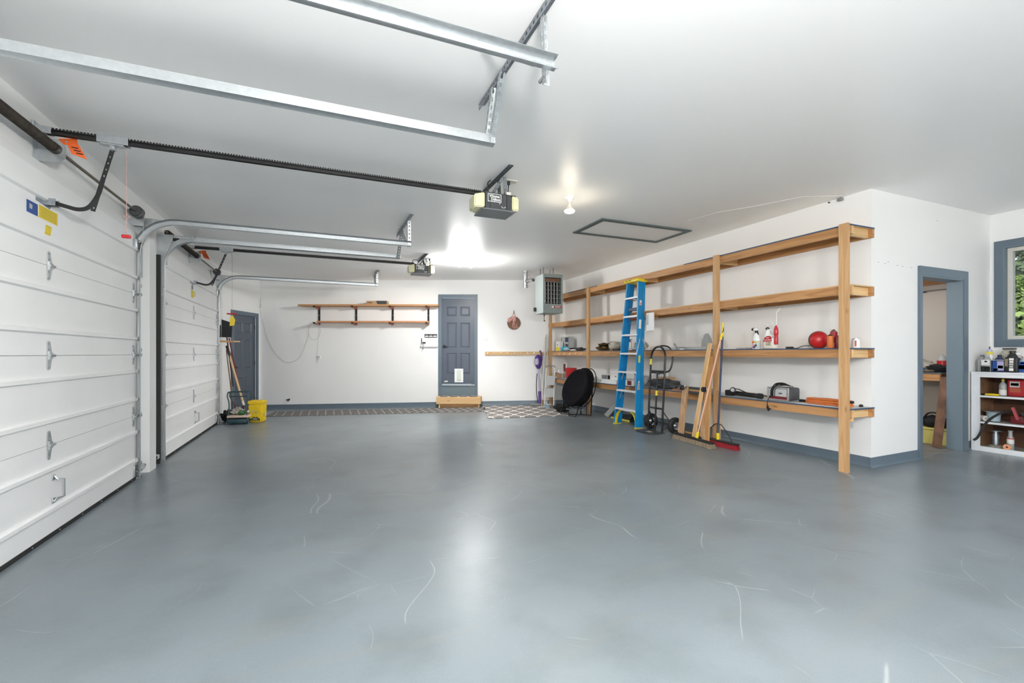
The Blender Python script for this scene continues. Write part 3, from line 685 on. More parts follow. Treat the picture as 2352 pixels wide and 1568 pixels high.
T2L = track(6.95,1,ZT,1.11,'galvanized track at the near edge of the farther garage door')
T2R = track(10.40,-1,ZT+.045,1.17,'galvanized track at the far edge of the farther garage door, by the side door')
# ---- hangers of slotted angle ----
def angle(b, p0, p1, up, side, w=.042, pitch=.045):
    p0, p1 = Vector(p0), Vector(p1); up = Vector(up).normalized()*w; sd = Vector(side).normalized()*w
    b.perf(p0,p1,up,sd,pitch); b.perf(p0,p1,sd,up,pitch)
def hanger(label, parts):
    t = thing('track_hanger', label, 'hanger', parts[0][0])
    for k, a in enumerate(parts):
        b = B(); angle(b, *a[:4], w=a[4] if len(a) > 4 else .042); b.build('ceiling_angle' if k == 0 else 'drop_angle' if k < 3 else 'brace', M['galvd'] if k == 0 else M['galv'], t)
    for a in parts[1:3]:
        p = Vector(a[1]); B().cyl(p+V(0,-.02,.03),p+V(0,.03,.03),.011,6).build('bolt', M['steel'], t)
    return t
hanger('slotted steel angle hanger carrying the two tracks above the camera', [((1.045,1.75,3.008),(1.045,3.10,3.008),(0,0,-1),(1,0,0),.045),
  ((1.05,2.13,2.99),(1.06,2.12,2.62),(1,0,0),(0,-1,0)), ((1.03,2.66,2.99),(1.06,2.945,2.66),(1,0,0),(0,-1,0)), ((.86,2.46,2.985),(1.02,2.115,2.72),(1,0,0),(0,1,0),.036), ((1.04,2.82,2.98),(1.04,2.935,2.72),(1,0,0),(0,1,0),.03)])
hanger('slotted steel angle hanger carrying the two tracks between the garage doors', [((1.06,5.88,3.008),(1.06,7.0,3.008),(0,0,-1),(1,0,0),.045),
  ((1.07,6.12,2.99),(1.08,6.16,2.65),(1,0,0),(0,1,0)), ((1.06,6.62,2.99),(1.05,6.93,2.65),(1,0,0),(0,1,0)), ((1.02,6.52,2.98),(1.06,6.20,2.70),(1,0,0),(0,1,0),.036)])
hanger('slotted steel angle hanger at the far end of the last track', [((1.13,10.1,3.008),(1.13,10.9,3.008),(0,0,-1),(1,0,0),.045),
  ((1.13,10.36,3.0),(1.13,10.38,2.70),(1,0,0),(0,1,0)), ((1.13,10.75,3.0),(1.10,10.43,2.72),(1,0,0),(0,1,0),.036)])
# ================= torsion springs =================
def torsion(y0, yc, y1, z, label, gap):
    t = thing('torsion_spring', label, 'torsion spring', (-1.90,yc,z))
    x = -1.795
    b = B(); b.cyl((x,y0,z),(x,y1+.04,z),.0125,12); b.build('shaft', M['shaft'], t, True)
    b = B(); k = 64; pts = []
    n = int((yc-.03-y0-.1)/.009); R0 = .036
    prof = []
    for i in range(n*2+1): prof.append((R0 if i%2 else R0-.0035, i*.0045))
    b.lathe(prof, frame_z((x,y0+.08,z),(0,1,0)), 14); b.build('spring_coil', M['spring'], t, True)
    B().cyl((x,yc-.05,z),(x,yc+.012,z),.038,18).build('winding_cone', M['spring'], t, True)
    b = B(); b.prism([(-.105,-.10),(.02,-.10),(.055,-.06),(.055,.03),(.02,.07),(-.105,.07)],.005,face_m((x,yc+.012,z),(1,0,0),(0,0,1))); b.box((-1.90,yc-.055,z-.11),(-1.894,yc+.06,z+.08)); b.build('centre_bracket', M['galv'], t)
    b = B(); b.cyl((x,yc+.013,z),(x,yc+.04,z),.026,14); b.build('bearing', M['steel'], t, True)
    b = B(); b.lathe([(.015,-.05),(.05,-.05),(.05,-.035),(.062,-.03),(.062,.028),(.05,.03),(.03,.05),(.02,.055)], frame_z((x,y1,z),(0,1,0)), 20)
    for q in range(6):
        a = q*PI/3; b.box((-.005,.016,.03),(.005,.05,.052),frame_z((x,y1,z),(0,1,0)) @ Matrix.Rotation(a,4,'Z'))
    b.build('cable_drum', M['darkgrey'], t, True)
    b = B(); b.prism([(-.105,-.13),(.03,-.13),(.045,-.02),(.03,.03),(-.105,.05)],.005,face_m((x,y1+.075,z),(1,0,0),(0,0,1))); b.build('end_bracket', M['galv'], t)
    b = B(); b.tube([(x+.06,y1,z-.02),(-1.81,y1+.02,1.2),(-1.815,y1+.03,0)],.002,4); b.build('lift_cable', M['steel'], t)
    Mt = face_m((x,yc+.025,z),(1,0,0),(0,0,1))       # folded warning tag, facing the room
    b = B(Mt); b.prism([(.010,.085),(.115,.105),(.120,.055),(.015,.045)],.003); b.prism([(.060,.052),(.125,.062),(.175,-.045),(.085,-.015)],.003,Matrix.Translation((0,0,.004)))
    w = b.build('warning_tag', M['orange'], t, label='bright orange warning tag')
    b = B(Mt)
    for i in range(3): b.bar((.085+.014*i,.034-.02*i,.0085),(.125+.014*i,.030-.02*i,.0085),.001,.008,(0,1,0))
    b.build('print', M['black'], w); B(Mt).cyl((.055,.07,.003),(.055,.07,.006),.008,8).build('eyelet', M['steel'], w)
torsion(2.95,4.40,6.03,2.735,'torsion spring shaft above the nearest garage door with an orange tag',0)
torsion(7.0,8.60,10.13,2.77,'torsion spring shaft above the farther garage door with an orange tag',0)
# ================= garage door openers =================
def opener(yr, zr, xm, arm_top, xb, zb, zrope, label, second):
    t = thing('garage_door_opener', label, 'door opener', (xm,yr,CZ))
    b = B(); b.box((-1.83,yr-.006,zr-.018),(xm,yr+.006,zr+.018)); b.box((-1.83,yr-.02,zr+.010),(xm,yr+.02,zr+.018)).box((-1.83,yr-.02,zr-.018),(xm,yr+.02,zr-.012)); r = b.build('rail', M['black'], t)
    b = B(); n = int((xm+1.8)/.02)
    for i in range(n): b.box((-1.80+i*.02,yr-.016,zr+.018),(-1.80+i*.02+.011,yr-.008,zr+.028))
    c = b.build('drive_chain', M['blackmat'], r); c['kind'] = 'stuff'
    b = B(); b.rbox((-1.897,yr-.05,zr-.035),(-1.885,yr+.05,zr+.055),.003).box((-1.887,yr-.028,zr-.02),(-1.80,yr-.022,zr+.03)).box((-1.887,yr+.022,zr-.02),(-1.80,yr+.028,zr+.03)).cyl((-1.815,yr-.035,zr),(-1.815,yr+.035,zr),.008,8); b.build('header_bracket', M['galv'], t)
    x = arm_top
    b = B(); b.box((x-.09,yr-.032,zr-.03),(x+.10,yr-.024,zr+.03)).box((x-.09,yr+.024,zr-.03),(x+.10,yr+.032,zr+.03)).box((x-.07,yr-.03,zr-.04),(x+.07,yr+.03,zr-.032)).box((x-.05,yr-.035,zr+.03),(x+.06,yr+.035,zr+.036)).box((x-.015,yr-.02,zr-.075),(x+.015,yr+.02,zr-.035)).cyl((x,yr-.035,zr-.055),(x,yr+.035,zr-.055),.008,8); b.build('trolley', M['galv'], t)
    A = V(x,yr,zr-.05); K = V(xb+.26,yr,zb+.0)
    E = A+(K-A)*1.06
    b = B(); d = (E-A).normalized(); u = V(0,1,0).cross(d).normalized(); b.perf(A-u*.014-V(0,.003,0),E-u*.014-V(0,.003,0),u*.028,V(0,1,0),pitch=.05,hl=.22,hw=.35,th=.006); b.build('straight_arm', M['black'], t)
    b = B(); pts = bez([A+(K-A)*.55, A+(K-A)*.80, K+V(-.03,0,-.0), V(xb+.17,yr,zb-.025), V(xb+.10,yr,zb-.012), V(xb+.02,yr,zb+.01)],6)
    for p, q in zip(pts, pts[1:]): b.bar(p,q+(q-p)*.1,.007,.028,(0,1,0) if False else None) if False else b.bar(p,q+(q-p)*.1,.028,.007,(0,1,0))
    b.build('curved_arm', M['black'], t)
    b = B(); b.prism([(-.12,-.02),(.06,-.035),(.09,-.0),(.06,.025),(-.12,.02)],.004,face_m((xb-.012,yr-.02,zb+.0),(0,1,0),(0,0,1))); b.box((xb-.01,yr-.03,zb-.02),(xb+.05,yr-.024,zb+.03)).box((xb-.01,yr+.024,zb-.02),(xb+.05,yr+.03,zb+.03)).cyl((xb+.03,yr-.035,zb+.005),(xb+.03,yr+.035,zb+.005),.008,8); b.build('door_bracket', M['galvd'], t)
    # emergency cord
    xr = x+.08; b = B(); b.tube([(xr-.01,yr,zr-.04),(xr,yr+.005,zr-.10),(xr,yr,zrope+.03)],.0022,5)
    if not second: b.tube([(xr,yr,zrope+.17),(xr+.02,yr+.015,zrope+.155),(xr+.006,yr,zrope+.135),(xr-.018,yr-.012,zrope+.155),(xr,yr,zrope+.165)],.003,5)
    c = b.build('release_cord', mat('cord',(.55,.32,.29) if not second else (.35,.33,.31),.7), t)
    b = B(); b.rbox((xr-.03,yr-.012,zrope-.014),(xr+.03,yr+.012,zrope+.014),.008,TR(0,0,0)) if not second else b.rbox((xr-.075,yr-.016,zrope-.012),(xr+.075,yr+.016,zrope+.012),.008)
    b.build('release_handle', M['red'], t, label='red emergency release handle')
    if second:
        b = B(); b.prism([(-.035,-.18),(.03,-.17),(.045,-.08),(.0,.0),(-.03,-.05)],.002,face_m((xr,yr,zrope-.015),(1,0,0),(0,0,1))); b.build('release_tag', M['yellow'], t, label='yellow release tag')
    # motor unit
    z1 = zr-.02; z0 = z1-.165; ya, yb_ = yr-.125, yr+.125
    b = B(); b.rbox((xm,ya,z0),(xm+.275,yb_,z1),.006); m = b.build('motor_housing', M['darkgrey'], t)
    B().box((xm-.035,ya-.012,z0-.008),(xm+.315,yb_+.012,z0+.004)).build('chassis_plate', mat('plate',(.15,.16,.175),.45), t)
    B().box((xm-.03,ya+.01,z1-.005),(xm+.33,yb_-.01,z1+.004)).build('top_plate', M['darkgrey'], t)
    for q in (.05,.225): B().box((xm+q-.004,ya-.003,z0),(xm+q+.004,ya,z1)).build('seam', M['black'], t)
    for xa, xc, nm in ((xm-.105,xm-.008,0),(xm+.285,xm+.365,1)):
        b = B(); ins = .035
        if nm == 0: P = [(xa,ya+ins,z0+.02),(xc,ya-.006,z0+.012),(xc,yb_+.006,z0+.012),(xa,yb_-ins,z0+.02),(xa,ya+ins,z1-.02),(xc,ya-.006,z1-.004),(xc,yb_+.006,z1-.004),(xa,yb_-ins,z1-.02)]
        else: P = [(xa,ya-.006,z0+.012),(xc,ya+.012,z0+.02),(xc,yb_-.012,z0+.02),(xa,yb_+.006,z0+.012),(xa,ya-.006,z1-.004),(xc,ya+.012,z1-.012),(xc,yb_-.012,z1-.012),(xa,yb_+.006,z1-.004)]
        b.mesh(P,[(0,3,2,1),(4,5,6,7),(0,1,5,4),(1,2,6,5),(2,3,7,6),(3,0,4,7)]); bmesh.ops.bevel(b.b, geom=b.b.edges[:], offset=.01, segments=2, affect='EDGES'); b.build('lamp_lens', M['lens'], t, True, 'cream plastic lamp lens')
    lab = B().rbox((xm+.022,ya-.004,z1-.092),(xm+.165,ya-.0005,z1-.010),.0012).build('name_plate', M['paper'], t, label='white name plate')
    Mf = face_m((xm+.105,ya-.0045,z1-.038),(1,0,0),(0,0,1))
    B().box((xm+.028,ya-.0048,z1-.086),(xm+.158,ya-.004,z1-.016)).build('print', M['darkgrey'], lab)
    text('Wayne', .040, face_m((xm+.092,ya-.0052,z1-.036),(1,0,0),(0,0,1)), M['paper'], lab, bold=.0012, ext=.0004, sx=.95); text('Dalton', .040, face_m((xm+.104,ya-.0052,z1-.067),(1,0,0),(0,0,1)), M['paper'], lab, bold=.0012, ext=.0004, sx=.88)
    b = B()
    for a0,a1 in ((200,270),(290,340)): b.tube(arc((xm+.19,ya-.002,z1-.118),.022,a0,a1,6),.003,5)
    b.tube(arc((xm+.158,ya-.002,z1-.105),.012,120,200,4),.003,5); b.build('scuff_mark', M['paper'], t)
    # mounting: ceiling angle, straps
    xa = xm+.135
    b = B(); angle(b,(xa,yr-.40,CZ-.002),(xa,yr+.36,CZ-.002),(0,0,-1),(1,0,0),.05,.05); b.build('ceiling_angle', mat('darkangle',(.02,.035,.04),.5), t)
    for (sx,sy) in ((-.06,-.02),(.10,-.02)):
        b = B(); b.perf((xa+sx,yr+sy,z1),(xa+.02 if sx<0 else xa+.03,yr-.17,CZ-.03),(.036,0,0),(0,-1,0),pitch=.04,hl=.3,hw=.3); b.build('hanger_strap', M['galv'], t)
    b = B(); b.perf((xa-.005,yr-.10,CZ-.03),(xa+.03,yr-.03,z1+.02),(.034,0,0),(0,-1,0),pitch=.05,hl=.2,hw=.2); b.build('brace', mat('darkstrap',(.03,.035,.035),.5), t)
    # ceiling outlet and power cord
    b = B(); b.rbox((xa+.12,yr-.06,CZ-.008),(xa+.24,yr+.02,CZ),.003); b.build('ceiling_outlet', M['offwhite'], t)
    b = B(); b.rbox((xa+.14,yr-.035,CZ-.045),(xa+.165,yr-.01,CZ-.008),.004)
    if second: b.tube(bez([(xa+.152,yr-.02,CZ-.04),(xa+.16,yr-.03,CZ-.09),(xa+.10,yr-.04,CZ-.125),(xa+.04,yr-.04,CZ-.10),(xa+.03,yr-.05,CZ-.04)],6),.006,6); b.tube(bez([(xa-.08,yr-.05,CZ-.05),(xa-.15,yr-.05,CZ-.06),(xa-.17,yr-.05,CZ-.10),(xa-.12,yr-.06,CZ-.14)],6),.005,6)
    else: b.tube([(xa+.152,yr-.02,CZ-.045),(xa+.15,yr-.015,CZ-.10),(xa+.14,yr,z1)],.005,6); b.tube(bez([(xa-.07,yr-.09,CZ-.05),(xa-.10,yr-.09,CZ-.09),(xa-.09,yr-.08,z1)],5),.006,6)
    b.build('power_cord', M['black'], t, True)
    b = B(); b.rbox((xa+.10,ya+.03,z1+.003),(xa+.15,ya+.06,z1+.04),.003) if not second else b.rbox((xa+.06,ya-.004,z1-.02),(xa+.12,ya+.04,z1+.045),.004); b.build('junction_box', M['offwhite'], t)
    B().tube(bez([(xm+.28,ya,z0),(xm+.29,ya,z0-.03),(xm+.275,ya+.01,z0-.06)],4),.0015,4).build('antenna_wire', M['grey'], t)
opener(4.38,2.845,1.505,-1.45,-1.825,2.325,2.127,'garage door opener on the nearest bay, dark motor with cream lamp lenses',False)
opener(8.50,2.885,1.60,-1.38,-1.825,2.335,1.865,'garage door opener on the farther bay with a yellow release tag on its cord',True)
# safety sensors low on the door tracks
for (y,lab,s) in ((6.33,'small door safety sensor on the floor beside the nearest garage door',1),(6.82,'small door safety sensor at the foot of the boxed post',-1),(10.60,'small door safety sensor beside the garden kneeler',1)):
    t = thing('safety_sensor', lab, 'sensor', (-1.85,y,flz(-1.85)))
    B().box((-1.87,y-.09*s if s>0 else y,.0-.03),(-1.862,y if s>0 else y+.09,.02)).box((-1.87,y-.012,flz(-1.85)),(-1.862,y+.012,.0)).build('mount_bracket', M['galv'], t)
    B().rbox((-1.862,y-.03,-.055),(-1.815,y+.03,-.005),.006).build('sensor_housing', M['lightgrey'], t)
    B().cyl((-1.838,y+.03*s,-.03),(-1.838,y+.055*s,-.03),.02,14).build('eye', M['black'], t, True)
# ================= timber shelving =================
SX = 5.03; LV = [.64,1.275,1.94,2.565]; PY = [3.06,4.73,6.38,8.0,9.66]; YEND = 9.80
sh = thing('storage_shelving','long four tier timber shelving built along the white wall','shelving',(SX,3.05,0))
for k, y in enumerate(PY):
    ptop = 2.45 if k == 2 else 2.585
    B().box((SX,y-.0445,flz(SX)-.002),(SX+.038,y+.0445,ptop)).build('post', M['firz'], sh)
    B().box((SX+.038,y-.019,flz(SX)),(SX+.076,y+.019,LV[0]-.092)).build('post_packer', M['palez'], sh)
for i, z in enumerate(LV):
    cuts = [3.02,4.73,8.0,YEND] if i % 2 else [3.02,6.38,YEND]
    for a, c in zip(cuts, cuts[1:]):
        B().box((SX+.038,a+.001,z-.092),(SX+.076,c-.001,z)).build('front_rail', M['firy'], sh)
        B().box((5.452,a+.001,z-.092),(5.49,c-.001,z)).build('wall_rail', M['firy'], sh)
    for y in PY[:-1]:
        B().box((SX+.076,y+.0,z-.09),(5.452,y+.038,z-.001)).build('cross_piece', M['palex'], sh)
        if y > 3.2: B().box((SX+.0765,y+.04,z-.09),(SX+.112,y+.30,z-.002)).build('splice_block', M['paley'], sh)
    B().box((SX+.076,3.022,z-.12 if i == 0 else z-.085),(SX+.112,3.06,z-.001)).build('corner_block', M['palez'], sh)
    for a, c in ((3.02,5.36),(5.36,7.70),(7.70,YEND)):
        o = B().box((SX+.036,a+.001,z),(5.488,c-.001,z+.012)).build('shelf_board', M['ply'] if i > 0 else mat('shelfpale',(.60,.62,.62),.4,var=.15,vscale=6), sh)
        if i in (0,1,3) and not (i == 3 and a > 5 and a < 7):
            B().box((SX+.030,a+.001,z+.0005),(SX+.036,c-.001,z+.013)).build('painted_edge', M['shelfblue'] if a < 5 or i == 0 else M['shelfdark'], o)
            if a < 3.1: B().box((SX+.036,3.015,z+.0005),(5.488,3.021,z+.013)).build('painted_edge', M['shelfblue'], o)
for i, y in enumerate((8.28,8.52,8.76,9.0,9.24,9.48,7.55,7.3,7.0,6.8)):   # white hooks on the second rail
    b = B(); x = SX+.034; b.tube(bez([(x+.003,y,1.245),(x-.006,y,1.235),(x-.004,y,1.215),(x-.016,y,1.205),(x-.03,y,1.215),(x-.03,y,1.228)],4),.004,5); b.build('hook', M['white'] if i < 6 else M['steel'], sh, True)
# ================= stepladder =================
al = math.radians(4.0)
ML = Matrix.Identity(4)
for i, cvec in enumerate(((0,-1,0),(math.cos(al),0,-math.sin(al)),(math.sin(al),0,math.cos(al)))):
    for j in range(3): ML[j][i] = cvec[j]
ML.translation = (4.795,6.465,flz(4.795)); LH = 2.545
t = thing('stepladder','blue fibreglass stepladder with yellow top and feet, folded against the shelving','ladder',M=ML)
def hw(z): return .310+(.160-.310)*z/LH
for s in (-1,1):
    b = B(ML); z0, z1 = .012, LH-.05
    P = lambda d0,d1,w0,w1: [(s*(hw(z0)-w0),d0,z0),(s*(hw(z0)-w1),d0,z0),(s*(hw(z0)-w1),d1,z0),(s*(hw(z0)-w0),d1,z0),(s*(hw(z1)-w0),d0,z1),(s*(hw(z1)-w1),d0,z1),(s*(hw(z1)-w1),d1,z1),(s*(hw(z1)-w0),d1,z1)]
    fs = [(0,3,2,1),(4,5,6,7),(0,1,5,4),(1,2,6,5),(2,3,7,6),(3,0,4,7)]
    for q in ((0,.085,0,.006),(0,.006,.006,.03),(.079,.085,.006,.03)): b.mesh(P(*q), fs)
    b.build('front_rail', M['ladder'], t)
    b = B(ML)
    for q in ((.095,.15,.008,.014),(.095,.101,.014,.032),(.144,.15,.014,.032)): b.mesh(P(*q), fs)
    b.build('rear_rail', M['ladder'], t)
    # yellow shoes and gussets
    b = B(ML); b.box((s*.28 if s<0 else .28,-.004,0),(s*.316 if s<0 else .316,.088,.02)) if s>0 else b.box((-.316,-.004,0),(-.28,.088,.02)); b.box((.27,.093,0),(.308,.155,.02)) if s>0 else b.box((-.308,.093,0),(-.27,.155,.02)); b.build('foot', M['yellow'], t)
    b = B(ML); pts = [(s*.285,.03,.02),(s*.275,.03,.10),(s*.245,.03,.18),(s*.19,.03,.235),(s*.12,.03,.262)]
    for p, q in zip(pts, pts[1:]): b.bar(p, Vector(q)+(Vector(q)-Vector(p))*.08, .05, .012, (1,0,0) if abs(p[0]-q[0]) < .02 else (-s*.6,0,-.6))
    b.build('gusset', M['yellow'], t)
    for zz in (.62,.95): b = B(ML); b.bar((s*(hw(zz)-.02),.06,zz-.16),(s*(hw(zz)-.13),.03,zz-.012),.018,.003); b.build('step_brace', M['alu'], t)
for k in range(7):
    z = .295+.3095*k*1.035; w = hw(z)-.008; b = B(ML)
    b.box((-w,-.008,z-.004),(w,.078,z)); b.box((-w,-.008,z-.03),(w,-.004,z-.004)); b.box((-w,.074,z-.03),(w,.078,z-.004))
    for q in range(6): b.box((-w,.002+q*.012,z),(w,.008+q*.012,z+.002))
    b.build('step', M['aluw'], t)
for k in range(5): 
    z = .5+.42*k; B(ML).cyl((-hw(z)+.02,.125,z),(hw(z)-.02,.125,z),.009,8).build('rear_crossbar', M['alu'], t)
c = B(ML); c.rbox((-.195,-.035,LH-.075),(.195,.165,LH-.06+.03),.012); c.rbox((-.19,-.03,LH-.06),(.19,.16,LH-.02),.012); cap = c.build('top_cap', M['yellow'], t, True, 'yellow moulded top cap')
b = B(ML @ TR(-.10,-.0358,LH-.052,0,PI/2)); 
for (a0,a1,cx) in ((0,200,-.03),(180,380,.0),(20,230,.035),(-60,150,.07),(100,330,.10)): b.tube([(cx+.018*math.cos(math.radians(a0+(a1-a0)*i/8)),.012*math.sin(math.radians(a0+(a1-a0)*i/8)),0) for i in range(9)],.0022,4)
b.bar((-.05,.014,0),(-.01,.016,0),.003,.004); b.bar((.06,.015,0),(.12,.017,0),.003,.004)
b.build('cap_lettering', M['black'], cap)
def side(z, d): return ML @ Matrix.Translation((hw(z)+.0012,d,z)) @ face_m((0,0,0),(0,1,0),(0,0,1))
def sticker_box(z, d, w, h, mk, lab): 
    return B(side(z,d)).prism([(-w/2,-h/2),(w/2,-h/2),(w/2,h/2),(-w/2,h/2)],.0008).build('sticker', M[mk], t, label=lab)
o = sticker_box(2.10,.05,.04,.10,'paper','white warning sticker'); B(side(2.09,.05)).box((-.006,-.02,.0008),(.006,.02,.0014)).build('print', M['red'], o)
sticker_box(1.70,.045,.05,.24,'paper','long white instruction sticker'); o = sticker_box(.98+.15,.045,.04,.17,'lemon','yellow caution sticker'); b = B(side(1.13,.045)); lines(b, None, -.012,.012,[-.06+.02*i for i in range(7)],.006); b.build('print', M['stickertext'], o)
pl = [(.026*math.cos(2*PI*i/24),.125*math.sin(2*PI*i/24)) for i in range(24)]
o = B(side(.68,.042)).prism(pl,.0008).build('logo_oval', M['navy'], t, label='oval logo'); o2 = B(side(.68,.042)).prism([(x*.85,y*.95) for x,y in pl],.0014).build('logo_face', M['paper'], o)
text('WERNER', .042, side(.68,.042) @ Matrix.Translation((0,0,.0016)) @ Matrix.Rotation(-PI/2,4,'Z'), M['navy'], o, ext=.0003, bold=.001)
for k,(z,d,an) in enumerate(((1.37,.035,-.05),(1.37,.095,.14))):
    b = B(side(1.44,d)); b.bar((0,.05,.012),(an,-.22 if k == 0 else -.19,.014),.012,.004); b.cyl((0,.05,0),(0,.05,.018),.006,8); b.build('spreader_bar', M['alu'], t)
b = B(ML); b.box((-.10,.03,1.98),(.12,.07,2.035)); b.build('tool_clip', M['navy'], t); B(ML).tube([(-.13,.05,1.83),(.13,.05,1.86)],.004,5).build('red_strap', M['red'], t)
# white plastic sleeve hanging on the shelving beside the ladder
t = thing('plastic_sleeve','white plastic sleeve hanging from the shelf rail right of the ladder','sleeve',(5.02,6.03,1.62))
B().rbox((4.995,5.965,1.60),(5.022,6.14,1.90),.008).build('sleeve_body', M['white'], t); B().box((4.993,6.08,1.70),(4.996,6.14,1.87)).build('label', M['lightgrey'], t); B().tube([(5.01,6.05,1.90),(5.018,6.05,1.925),(5.028,6.05,1.915)],.004,5).build('hanger_hook', M['steel'], t)
# ================= hand truck =================
t = thing('hand_truck','black steel hand truck with pneumatic wheels between the ladder and the dolly','hand truck',(4.95,5.77,flz(4.95)))
fz = flz(4.95); yl, yr_ = 5.995, 5.665
def hx(z): return 4.915+.075*z/1.35
b = B(); top = []
for i in range(13):
    a = PI*i/12; z = 1.165+.175*math.sin(a); y = (yl+yr_)/2+(yl-yr_)/2*math.cos(a); top.append((hx(z),y,z))
b.tube([(hx(0),yl,fz+.01),(hx(.6),yl,.6),(hx(1.165),yl,1.165)]+top[1:-1]+[(hx(1.165),yr_,1.165),(hx(.6),yr_,.6),(hx(0),yr_,fz+.01)],.0155,10); b.build('frame_tube', M['blackgloss'], t, True)
b = B(); b.tube(bez([(hx(1.33),5.85,1.33),(5.03,5.78,1.352),(5.09,5.70,1.325),(5.115,5.66,1.22),(5.11,5.655,1.08),(5.06,5.66,.965),(hx(.93),yr_,.93)],6),.0125,10); b.build('grip_loop', M['blackgloss'], t, True)
B().bar((hx(.935),yl,.935),(hx(.935),yr_,.935),.012,.05,(0,0,1)).build('cross_bar', M['black'], t)
b = B(); b.tube(bez([(hx(.36),yl,.36),(hx(.36)+.03,5.83,.355),(hx(.36),yr_,.36)],6),.014,8); b.build('curved_cross_bar', M['black'], t, True)
B().cyl((hx(.0),5.83,fz+.01),(hx(.935),5.83,.935),.014,10).build('centre_bar', M['blackgloss'], t, True)
B().mesh([(4.66,5.99,fz+.002),(4.66,5.65,fz+.002),(4.74,5.60,fz+.002),(4.93,5.62,fz+.002),(4.93,6.04,fz+.002),(4.74,6.05,fz+.002),(4.66,5.99,fz+.008),(4.66,5.65,fz+.008),(4.74,5.60,fz+.008),(4.93,5.62,fz+.008),(4.93,6.04,fz+.008),(4.74,6.05,fz+.008)],[(5,4,3,2,1,0),(6,7,8,9,10,11)]+[(i,(i+1)%6,6+(i+1)%6,6+i) for i in range(6)]).build('toe_plate', M['darkgrey'], t)
WX = 5.04; wz = fz+.128
B().cyl((WX,6.10,wz),(WX,5.50,wz),.009,8).build('axle', M['black'], t)
for y, s in ((6.075,1),(5.515,-1)):
    Mw = frame_z((WX,y,wz),(0,1,0)); b = B(Mw); b.lathe([(.062,-.034),(.085,-.042),(.112,-.040),(.124,-.028),(.128,-.010),(.128,.010),(.124,.028),(.112,.040),(.085,.042),(.062,.034)],None,32,cap=False); w = b.build('tire', M['tire'], t, True)
    b = B(Mw); b.lathe([(.015,-.046),(.028,-.046),(.03,-.02),(.055,-.022),(.064,-.036),(.064,.036),(.055,.022),(.03,.02),(.028,.046),(.015,.046)],None,24); b.build('wheel_hub', M['steel'], w, True)
    b = B(); b.bar((hx(.32),yl if s>0 else yr_,.32),(WX,y-s*.06,wz),.012,.02); b.bar((hx(.03),yl if s>0 else yr_,.03),(WX,y-s*.06,wz),.012,.02); b.build('wheel_bracket', M['black'], t)
for (y,z,zz) in ((yl,1.05,1.14),(5.83,.56,.64)): B().cyl((hx(z)-.001,y,z),(hx(zz)-.001,y,zz),.0172,12).build('sticker', M['lemon'], t, label='yellow caution sticker')
B().box((4.75,5.76,fz+.0085),(4.82,5.86,fz+.0092)).build('plate_label', M['ash'], t)
# ================= furniture dolly =================
t = thing('furniture_dolly','wooden furniture dolly with carpeted rails stood on edge against the shelf','dolly',(4.88,5.2,flz(4.88)))
def dx(z): return 4.875+.10*(z/.76)
fz = flz(4.88)
for y in (5.225,4.80): B().bar((dx(0),y,fz+.035),(dx(.76),y,.755),.028,.10,(0,1,0)).build('end_board', M['grainz'], t)
for z in (.09,.695):
    o = B().bar((dx(z)+.028,5.25,z),(dx(z)+.028,4.76,z),.026,.10,(0,0,1)).build('carpet_rail', M['darkgrey'], t); B().bar((dx(z)+.0135,5.16,z),(dx(z)+.0135,4.82,z),.003,.022,(0,0,1)).build('wood_strip', M['tany'], o)
for z, y in ((.735,5.21),(.055,5.225),(.735,4.80),(.055,4.80)):
    c = B().rbox((dx(z)-.05,y-.025,z-.022),(dx(z)-.012,y+.025,z+.022),.005).build('caster_fork', M['chrome'], t); B().cyl((dx(z)-.06,y+.005,z-.005),(dx(z)-.06,y+.037,z-.005),.036,18).build('caster_wheel', M['rubber'], c, True)
o = B().bar((dx(.30)-.0146,5.225,.285),(dx(.44)-.0146,5.225,.435),.001,.092,(0,1,0)).build('label', M['paper'], t, label='white and red product label'); B().bar((dx(.30)-.0155,5.195,.285),(dx(.44)-.0155,5.195,.40),.001,.028,(0,1,0)).build('label_stripe', M['redm'], o)
